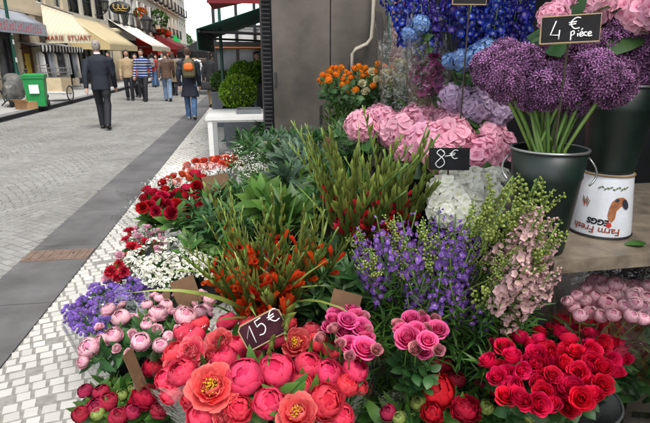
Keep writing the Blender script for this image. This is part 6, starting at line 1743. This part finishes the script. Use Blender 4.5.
# clear sleeves round the front bunches
for (px, py, z, r1, h, sd, lab) in ((215, 418, .34, .21, .34, 91, 'clear cellophane sleeve around the left coral peonies'), (325, 420, .34, .19, .36, 92, 'clear cellophane sleeve around the right coral peonies'), (118, 372, .20, .19, .38, 93, 'clear cellophane sleeve around the pale pink peonies'), (415, 415, .26, .19, .34, 94, 'clear cellophane sleeve around the deep red peonies')):
    p = PZ(px, py, z); t = thing('cellophane_sleeve', lab, 'wrapping', (p.x, p.y, z - .12)); wrap_mesh(.05, r1, h, sd).build('film', M['film_bright'], t, True)
# ------------------------------------------------------------------ people
def remesh(b, vox, name, m, smooth_it=4):
    me = b.mesh(name + '_raw', m, True)
    o = bpy.data.objects.new('raw', me); COL.objects.link(o)
    md = o.modifiers.new('r', 'REMESH'); md.mode = 'VOXEL'; md.voxel_size = vox; md.use_smooth_shade = True
    if smooth_it: s = o.modifiers.new('s', 'SMOOTH'); s.iterations = smooth_it; s.factor = .5
    bpy.context.view_layer.update()
    r = bpy.data.meshes.new_from_object(o.evaluated_get(bpy.context.evaluated_depsgraph_get()))
    bpy.data.objects.remove(o); bpy.data.meshes.remove(me)
    r.name = name; r.materials.clear(); r.materials.append(m)
    r.polygons.foreach_set('use_smooth', [True] * len(r.polygons))
    return r
def loft(b, rings, n=14):
    "rings: (centre, rx, ry) stacked; closed ends"
    vs = []
    for c, rx, ry in rings:
        for j in range(n):
            a = 2 * PI * j / n; e = 2.4
            ca, sa = math.cos(a), math.sin(a)
            vs.append((c[0] + rx * math.copysign(abs(ca) ** (2 / e), ca), c[1] + ry * math.copysign(abs(sa) ** (2 / e), sa), c[2]))
    k = len(rings); fs = [(i * n + j, i * n + (j + 1) % n, (i + 1) * n + (j + 1) % n, (i + 1) * n + j) for i in range(k - 1) for j in range(n)]
    fs += [tuple(range(n))[::-1], tuple((k - 1) * n + j for j in range(n))]
    b.add(vs, fs)
M['skin'] = mat('skin', (.50, .29, .21), .55, var=.08, scale=20)
M['skin_tan'] = mat('tanned_skin', (.40, .22, .15), .55, var=.08, scale=20)
M['hair_grey'] = mat('grey_hair', (.28, .25, .23), .6, var=.25, scale=60)
M['hair_brown'] = mat('brown_hair', (.075, .045, .03), .55, var=.35, scale=60)
M['hair_dark'] = mat('dark_hair', (.018, .015, .014), .5, var=.35, scale=60)
M['navy_suit'] = mat('navy_suit', (.010, .013, .022), .75, var=.3, scale=14, bump=.9, bscale=9)
M['dark_trousers'] = mat('dark_trousers', (.012, .013, .017), .75, var=.25, scale=14, bump=.9, bscale=10)
M['jeans'] = mat('blue_jeans', (.055, .11, .22), .85, var=.45, scale=9, bump=.9, bscale=10)
M['jeans_pale'] = mat('pale_jeans', (.14, .21, .32), .85, var=.3, scale=9)
M['beige_coat'] = mat('beige_jacket', (.36, .26, .15), .8, var=.15, bump=.8, bscale=9)
M['brown_coat'] = mat('brown_jacket', (.085, .045, .03), .6, var=.3, bump=.9, bscale=9)
M['olive_coat'] = mat('olive_jacket', (.17, .14, .08), .8, var=.2)
M['black_coat'] = mat('black_coat', (.018, .018, .021), .75, var=.3)
M['red_top'] = mat('red_top', (.40, .03, .03), .8)
M['pink_top'] = mat('pink_top', (.55, .06, .16), .8)
M['white_top'] = mat('white_shirt', (.68, .70, .72), .8, var=.06)
M['grey_top'] = mat('grey_top', (.22, .22, .24), .8)
M['blue_top'] = mat('blue_shirt', (.10, .16, .34), .8)
M['shoe'] = mat('black_shoe', (.014, .013, .012), .4)
M['shoe_grey'] = mat('grey_trainer', (.25, .25, .25), .7)
M['sweater'] = stripes('striped_sweater', (.035, .06, .22), (.62, .62, .62), 2, 11, .85, .68)
M['pack_olive'] = mat('olive_canvas', (.10, .09, .045), .8, var=.25, scale=14)
M['pack_orange'] = mat('orange_canvas', (.62, .13, .02), .7, var=.12)
_ppl = {}
def figure(kind, stride=.22, swing=.16, female=False, coat=0.0, vox=.014, arms=None, width=1.0):
    "meshes of a 1.78 m walker facing +Y: body, jacket, trousers, shoes, hair"
    S = 1.78
    hipz, kneez, ankz = .515 * S, .285 * S, .05 * S
    sh = (.102 if female else .116) * S * width; hipw = .052 * S
    legs = []
    for sgn, ph in ((-1, 1), (1, -1)):
        f = ph * stride
        hip = Vector((sgn * hipw, 0, hipz))
        if ph > 0: knee = Vector((sgn * hipw, f * .62 + .03, kneez + .005)); ank = Vector((sgn * hipw * .95, f * .95, ankz))
        else: knee = Vector((sgn * hipw, f * .25 + .03, kneez)); ank = Vector((sgn * hipw * .95, f * 1.0, ankz + .05))
        legs.append((hip, knee, ank, ph))
    arms_ = []
    for sgn, ph in ((-1, -1), (1, 1)):
        s0 = Vector((sgn * sh, 0, .80 * S)); f = ph * swing
        if arms and arms.get(sgn): el, wr = [Vector(q) * S for q in arms[sgn]]
        else: el = Vector((sgn * (sh + .045), f * .5 - .03, .625 * S)); wr = Vector((sgn * (sh + .04), f * 1.15 + .03, .475 * S))
        arms_.append((s0, el, wr, sgn))
    # body: neck, head, hands and legs in one surface
    b = MB()
    loft(b, [(Vector((0, -.01, hipz - .06)), .11, .075), (Vector((0, 0, .60 * S)), .10, .07), (Vector((0, 0, .72 * S)), .12, .075), (Vector((0, 0, .80 * S)), .09, .06), (Vector((0, .0, .835 * S)), .07, .055), (Vector((0, .008, .86 * S)), .054, .056), (Vector((0, .016, .895 * S)), .052, .058)])
    hc = Vector((0, .028, .935 * S))
    loft(b, [(hc + Vector((0, .03, -.115)), .02, .025), (hc + Vector((0, .022, -.10)), .045, .055), (hc + Vector((0, .010, -.06)), .063, .082), (hc + Vector((0, 0, 0)), .074, .095), (hc + Vector((0, -.005, .05)), .073, .094), (hc + Vector((0, -.008, .09)), .055, .07), (hc + Vector((0, -.01, .112)), .02, .03)], 18)
    b.add(np.array([(-.017, .09, -.035), (.017, .09, -.035), (0, .122, -.038), (-.006, .092, .02), (.006, .092, .02), (0, .085, -.05)]) + np.array(hc), [(0, 2, 3), (1, 4, 2), (3, 2, 4), (0, 5, 2), (1, 2, 5), (0, 3, 4, 1), (0, 1, 5)])
    for sgn in (-1, 1):
        b.addt(ball(.03, 5, 8, 1.0), Matrix.Translation(hc + Vector((sgn * .074, -.008, -.01))) @ Matrix.Diagonal((.35, .7, 1.1, 1)))
        b.addt(ball(.014, 4, 8), Matrix.Translation(hc + Vector((sgn * .03, .088, -.062))) @ Matrix.Diagonal((1.4, .6, .5, 1)))
    for s0, el, wr, sgn in arms_:
        b.tube([s0.lerp(el, .35) + Vector((-sgn * .01, 0, 0)), el, wr], [.034, .034, .026], 8)
        d = (wr - el).normalized(); side = Vector((sgn * .25, .9, 0)); side = (side - d * side.dot(d)).normalized(); out = d.cross(side)
        b.tube([wr - d * .01, wr + d * .04, wr + d * .085], [.026, .034, .032], 8)
        for k, ln in enumerate((.062, .075, .07, .054)):
            a = wr + d * .075 + side * (.026 - .0175 * k); cur = -out * sgn * .012
            b.tube([a, a + d * ln * .5 + cur * .5, a + d * ln * .9 + cur * 1.8], [.0105, .010, .0085], 6)
        a = wr + d * .025 + side * .03; b.tube([a, a + d * .03 + side * .022, a + d * .062 + side * .026], [.012, .011, .009], 6)
    for hip, knee, ank, ph in legs: b.tube([hip, hip.lerp(knee, .5), knee, knee.lerp(ank, .35), ank], [.08, .066, .05, .05, .034], 8)
    body = remesh(b, min(vox, .011), 'body', M['skin'], 2)
    # jacket
    b = MB(); hem = (.455 - coat) * S if not female or coat else .48 * S; w = 1.0 if female else 1.14
    rings = [(Vector((0, -.005, hem)), (.165 + coat * .25) * w * (1.05 if coat else 1), .115 + coat * .12), (Vector((0, 0, (hem + .6 * S) / 2)), .160 * w, .115), (Vector((0, 0, .61 * S)), .148 * w, .105), (Vector((0, .004, .70 * S)), .172 * w, .118), (Vector((0, 0, .775 * S)), .185 * w, .112), (Vector((0, 0, .815 * S)), .165 * w, .088), (Vector((0, .002, .838 * S)), .095, .068), (Vector((0, .004, .852 * S)), .068, .064)]
    loft(b, rings, 18)
    for s0, el, wr, sgn in arms_:
        s1 = s0 + Vector((-sgn * .03, 0, .0)); b.tube([s1, s0 + Vector((sgn * .02, 0, -.03)), s0.lerp(el, .5), el, el.lerp(wr, .5), wr - (wr - el) * .02], [.07, .078, .070, .062, .054, .045], 10)
    jacket = remesh(b, vox, 'jacket', M['black_coat'], 5)
    # trousers
    b = MB()
    loft(b, [(Vector((0, 0, hipz - .09)), .11, .10), (Vector((0, -.006, hipz - .02)), .142, .098), (Vector((0, -.004, hipz + .06)), .132, .09), (Vector((0, 0, hipz + .10)), .12, .085)], 16)
    for hip, knee, ank, ph in legs:
        b.tube([hip + Vector((0, 0, .04)), hip - Vector((0, 0, .06)), hip.lerp(knee, .5), knee, knee.lerp(ank, .4), ank + Vector((0, -.005, -.035))], [.088, .096, .090, .080, .074, .066], 10)
        b.tube([ank + Vector((-.05, .02, .03)), ank + Vector((0, .05, .02)), ank + Vector((.05, .02, .03))], .014, 5)
    trous = remesh(b, vox, 'trousers', M['dark_trousers'], 4)
    shoes = []
    for hip, knee, ank, ph in legs:
        b = MB(); zb = ank.z - ankz
        n = 12; tilt = 0.0 if ph > 0 else -.35
        rings = []
        for yy, hw, hh in ((-.075, .026, .05), (-.06, .036, .075), (0, .038, .085), (.06, .043, .062), (.12, .047, .045), (.165, .036, .035), (.185, .012, .02)): rings.append((yy, hw, hh))
        vs = []
        for yy, hw, hh in rings:
            for q in ((-hw, 0), (-hw * 1.05, hh * .4), (-hw * .6, hh), (hw * .6, hh), (hw * 1.05, hh * .4), (hw, 0)):
                z = q[1]; y_ = yy
                vs.append((ank.x + q[0], ank.y + y_ * math.cos(tilt) - z * math.sin(tilt), max(0, zb) * 1.0 + z * math.cos(tilt) + (y_ - .12) * math.sin(tilt) * (1 if ph < 0 else 0) + .004 - (.0 if ph > 0 else min(.05, zb) * .55)))
        k = len(rings); fs = [(i * 6 + j, i * 6 + (j + 1) % 6, (i + 1) * 6 + (j + 1) % 6, (i + 1) * 6 + j) for i in range(k - 1) for j in range(6)] + [tuple(range(6))[::-1], tuple((k - 1) * 6 + j for j in range(6))]
        b.add(vs, fs); shoes.append(b.mesh('shoe', M['shoe'], True))
    b = MB()
    lng = .16 if female else 0.0
    loft(b, [(hc + Vector((0, -.045, -.06 - lng)), .05, .035), (hc + Vector((0, -.035, -.03 - lng * .5)), .068, .06), (hc + Vector((0, -.024, .02)), .080, .086), (hc + Vector((0, -.014, .06)), .080, .096), (hc + Vector((0, -.01, .10)), .062, .078), (hc + Vector((0, -.01, .127)), .022, .03)], 16)
    for k_ in range(26):
        a_ = k_ * 2.4; e_ = .25 + 1.2 * (k_ / 26); q_ = hc + Vector((.078 * math.cos(a_) * math.cos(e_), -.02 + .09 * math.sin(a_) * math.cos(e_) - .01, .03 + .09 * math.sin(e_)))
        if q_.y < hc.y + .045: b.addt(ball(.017, 4, 6), Matrix.Translation(q_))
    hair = remesh(b, .010, 'hair', M['hair_dark'], 1)
    # collar and lapels are one strip of shirt at the neck
    b = MB(); n = 18
    b.lathe([(.062, -.004), (.063, .03), (.058, .032), (.057, 0)], n, (0, .008, .848 * S)); q = b.v[-1]; q[:, 1] = (q[:, 1] - .008) * 1.05 + .008
    collar = b.mesh('collar', M['white_top'], True)
    _ppl[kind] = dict(body=body, jacket=jacket, trousers=trous, shoes=shoes, hair=hair, collar=collar)
figure('man', vox=.012)
figure('man_stand', stride=.10, swing=.07)
figure('coat_man', coat=.13, stride=.16, swing=.05)
figure('woman', female=True, stride=.17, swing=.08)
figure('coat_woman', female=True, coat=.14, stride=.12, swing=.04)
def setm(o, m):
    o.material_slots[0].link = 'OBJECT'; o.material_slots[0].material = M[m]
def person(kind, label, px, d, H, face, jacket, trous, hair, shoe='shoe', skin='skin', collar=None, group=None, zg=.012, extras=True):
    p = PD(px, 60, d)
    t = thing('person', label, 'person', (p.x, p.y, zg), face, group); t.scale = (H / 1.78,) * 3
    f = _ppl[kind]
    o = link('body', f['body'], t); setm(o, skin)
    for nm, m in (('jacket', jacket), ('trousers', trous), ('hair', hair)):
        o = link(nm, f[nm], t); setm(o, m)
        if nm == 'hair' and hair == 'hair_grey': o.location = (0, -.014, -.016)      # balding crown
    for s in f['shoes']: setm(link('shoe', s, t), shoe)
    if collar: setm(link('collar', f['collar'], t), collar)
    return t
AW = 0.0; TO = PI      # walking away / coming towards us
person('man', 'man in a dark navy suit walking away on the setts', 97.5, 11.0, 1.82, R(4), 'navy_suit', 'dark_trousers', 'hair_grey', collar='white_top')
person('man_stand', 'man in a beige jacket and dark jeans walking towards us', 126.5, 18.6, 1.72, TO + R(8), 'beige_coat', 'dark_trousers', 'hair_dark', skin='skin_tan', collar='white_top')
person('man', 'man in a blue and white striped sweater walking towards us', 141.5, 18.3, 1.74, TO - R(6), 'sweater', 'dark_trousers', 'hair_dark', skin='skin_tan', collar='white_top')
person('woman', 'person in pink behind the man in the striped sweater', 135, 20.2, 1.60, TO, 'pink_top', 'dark_trousers', 'hair_dark')
person('man_stand', 'man in dark clothes standing by the shops behind the suited man', 109, 26, 1.72, TO - R(40), 'black_coat', 'dark_trousers', 'hair_dark', zg=.012)
person('woman', 'woman in a red top and blue jeans carrying a grey backpack', 152, 27, 1.66, AW, 'red_top', 'jeans', 'hair_dark')
person('man', 'person in a brown jacket and pale jeans walking away', 165, 18.2, 1.70, AW + R(5), 'brown_coat', 'jeans_pale', 'hair_brown')
person('coat_woman', 'woman in an olive coat beside the brown jacket', 172, 21, 1.66, AW - R(5), 'olive_coat', 'dark_trousers', 'hair_brown')
person('coat_man', 'man in a dark coat and blue jeans wearing an orange backpack', 187.5, 12.8, 1.70, AW, 'navy_suit', 'jeans', 'hair_brown', 'shoe_grey')
person('coat_woman', 'woman in a black coat with a black handbag by the terrace', 209, 16.0, 1.66, AW - R(25), 'black_coat', 'beige_coat', 'hair_dark')
person('woman', 'dark-haired person in a pale shirt behind the boxwood tubs', 256.5, 12.0, 1.62, TO + R(30), 'white_top', 'dark_trousers', 'hair_dark')
person('man_stand', 'person in a black jacket standing at the terrace edge', 227, 13.4, 1.60, AW + R(60), 'black_coat', 'dark_trousers', 'hair_dark')
cr = np.random.default_rng(4)
cols = [('red_top', 'red'), ('blue_top', 'blue'), ('grey_top', 'grey'), ('black_coat', 'black'), ('white_top', 'white'), ('beige_coat', 'beige'), ('pink_top', 'pink'), ('brown_coat', 'brown')]
for i in range(26):
    px = 156 + 66 * ((i * .618) % 1); d = 25 + 42 * (i / 26) + cr.uniform(0, 3)
    mk, cn = cols[int(cr.integers(8))]; aw = cr.random() < .5
    person(['man', 'woman', 'man_stand', 'coat_woman'][i % 4], 'distant walker in a %s top %s in the far crowd' % (cn, 'walking away' if aw else 'coming towards us'), px, d, cr.uniform(1.58, 1.8), (0 if aw else PI) + cr.normal(0, .2), mk, ['jeans', 'dark_trousers', 'jeans_pale'][i % 3], ['hair_dark', 'hair_brown', 'hair_grey'][i % 3], group='people in the far crowd')
# backpacks and bag
def backpack(px, d, H, body, pocket, lab):
    p = PD(px, 60, d); S = H
    t = thing('backpack', lab, 'backpack', (p.x, p.y - .17, .60 * S))
    b = MB(); loft(b, [(Vector((0, 0, 0)), .12, .07), (Vector((0, -.015, .05)), .15, .095), (Vector((0, -.02, .2)), .155, .105), (Vector((0, -.01, .36)), .13, .09), (Vector((0, .01, .44)), .06, .05)], 16)
    link('pack', remesh(b, .012, 'pack', M[body], 3), t)
    b = MB(); loft(b, [(Vector((0, -.10, .17)), .09, .035), (Vector((0, -.11, .21)), .115, .045), (Vector((0, -.105, .29)), .11, .045), (Vector((0, -.08, .35)), .07, .04)], 14); link('pocket', remesh(b, .010, 'pocket', M[pocket], 3), t)
    for s in (-1, 1):
        b = MB(); b.tube([(s * .08, .02, .42), (s * .10, .16, .40), (s * .12, .33, .22), (s * .12, .1, .05)], .016, 6); b.build('strap', M[body], t, True)
    b = MB(); b.tube([(-.03, 0, .43), (0, -.01, .47), (.03, 0, .43)], .01, 5); b.build('handle', M[body], t, True)
backpack(189, 12.8, 1.70, 'pack_olive', 'pack_orange', 'olive backpack with an orange pocket on the man in dark coat')
backpack(152, 27, 1.66, 'grey_top', 'grey_top', 'grey backpack on the woman in the red top')
p = PD(205.5, 80, 15.8)
t = thing('handbag', 'black handbag hanging beside the woman in black', 'handbag', (p.x, p.y, .55))
b = MB(); loft(b, [(Vector((0, 0, 0)), .17, .07), (Vector((0, 0, .05)), .18, .075), (Vector((0, 0, .2)), .15, .05), (Vector((0, 0, .24)), .13, .03)], 14); b.build('bag', M['black_coat'], t, True)
b = MB(); b.tube([(-.1, 0, .22), (-.07, 0, .42), (.07, 0, .42), (.1, 0, .22)], .012, 6); b.build('strap', M['black_coat'], t, True)
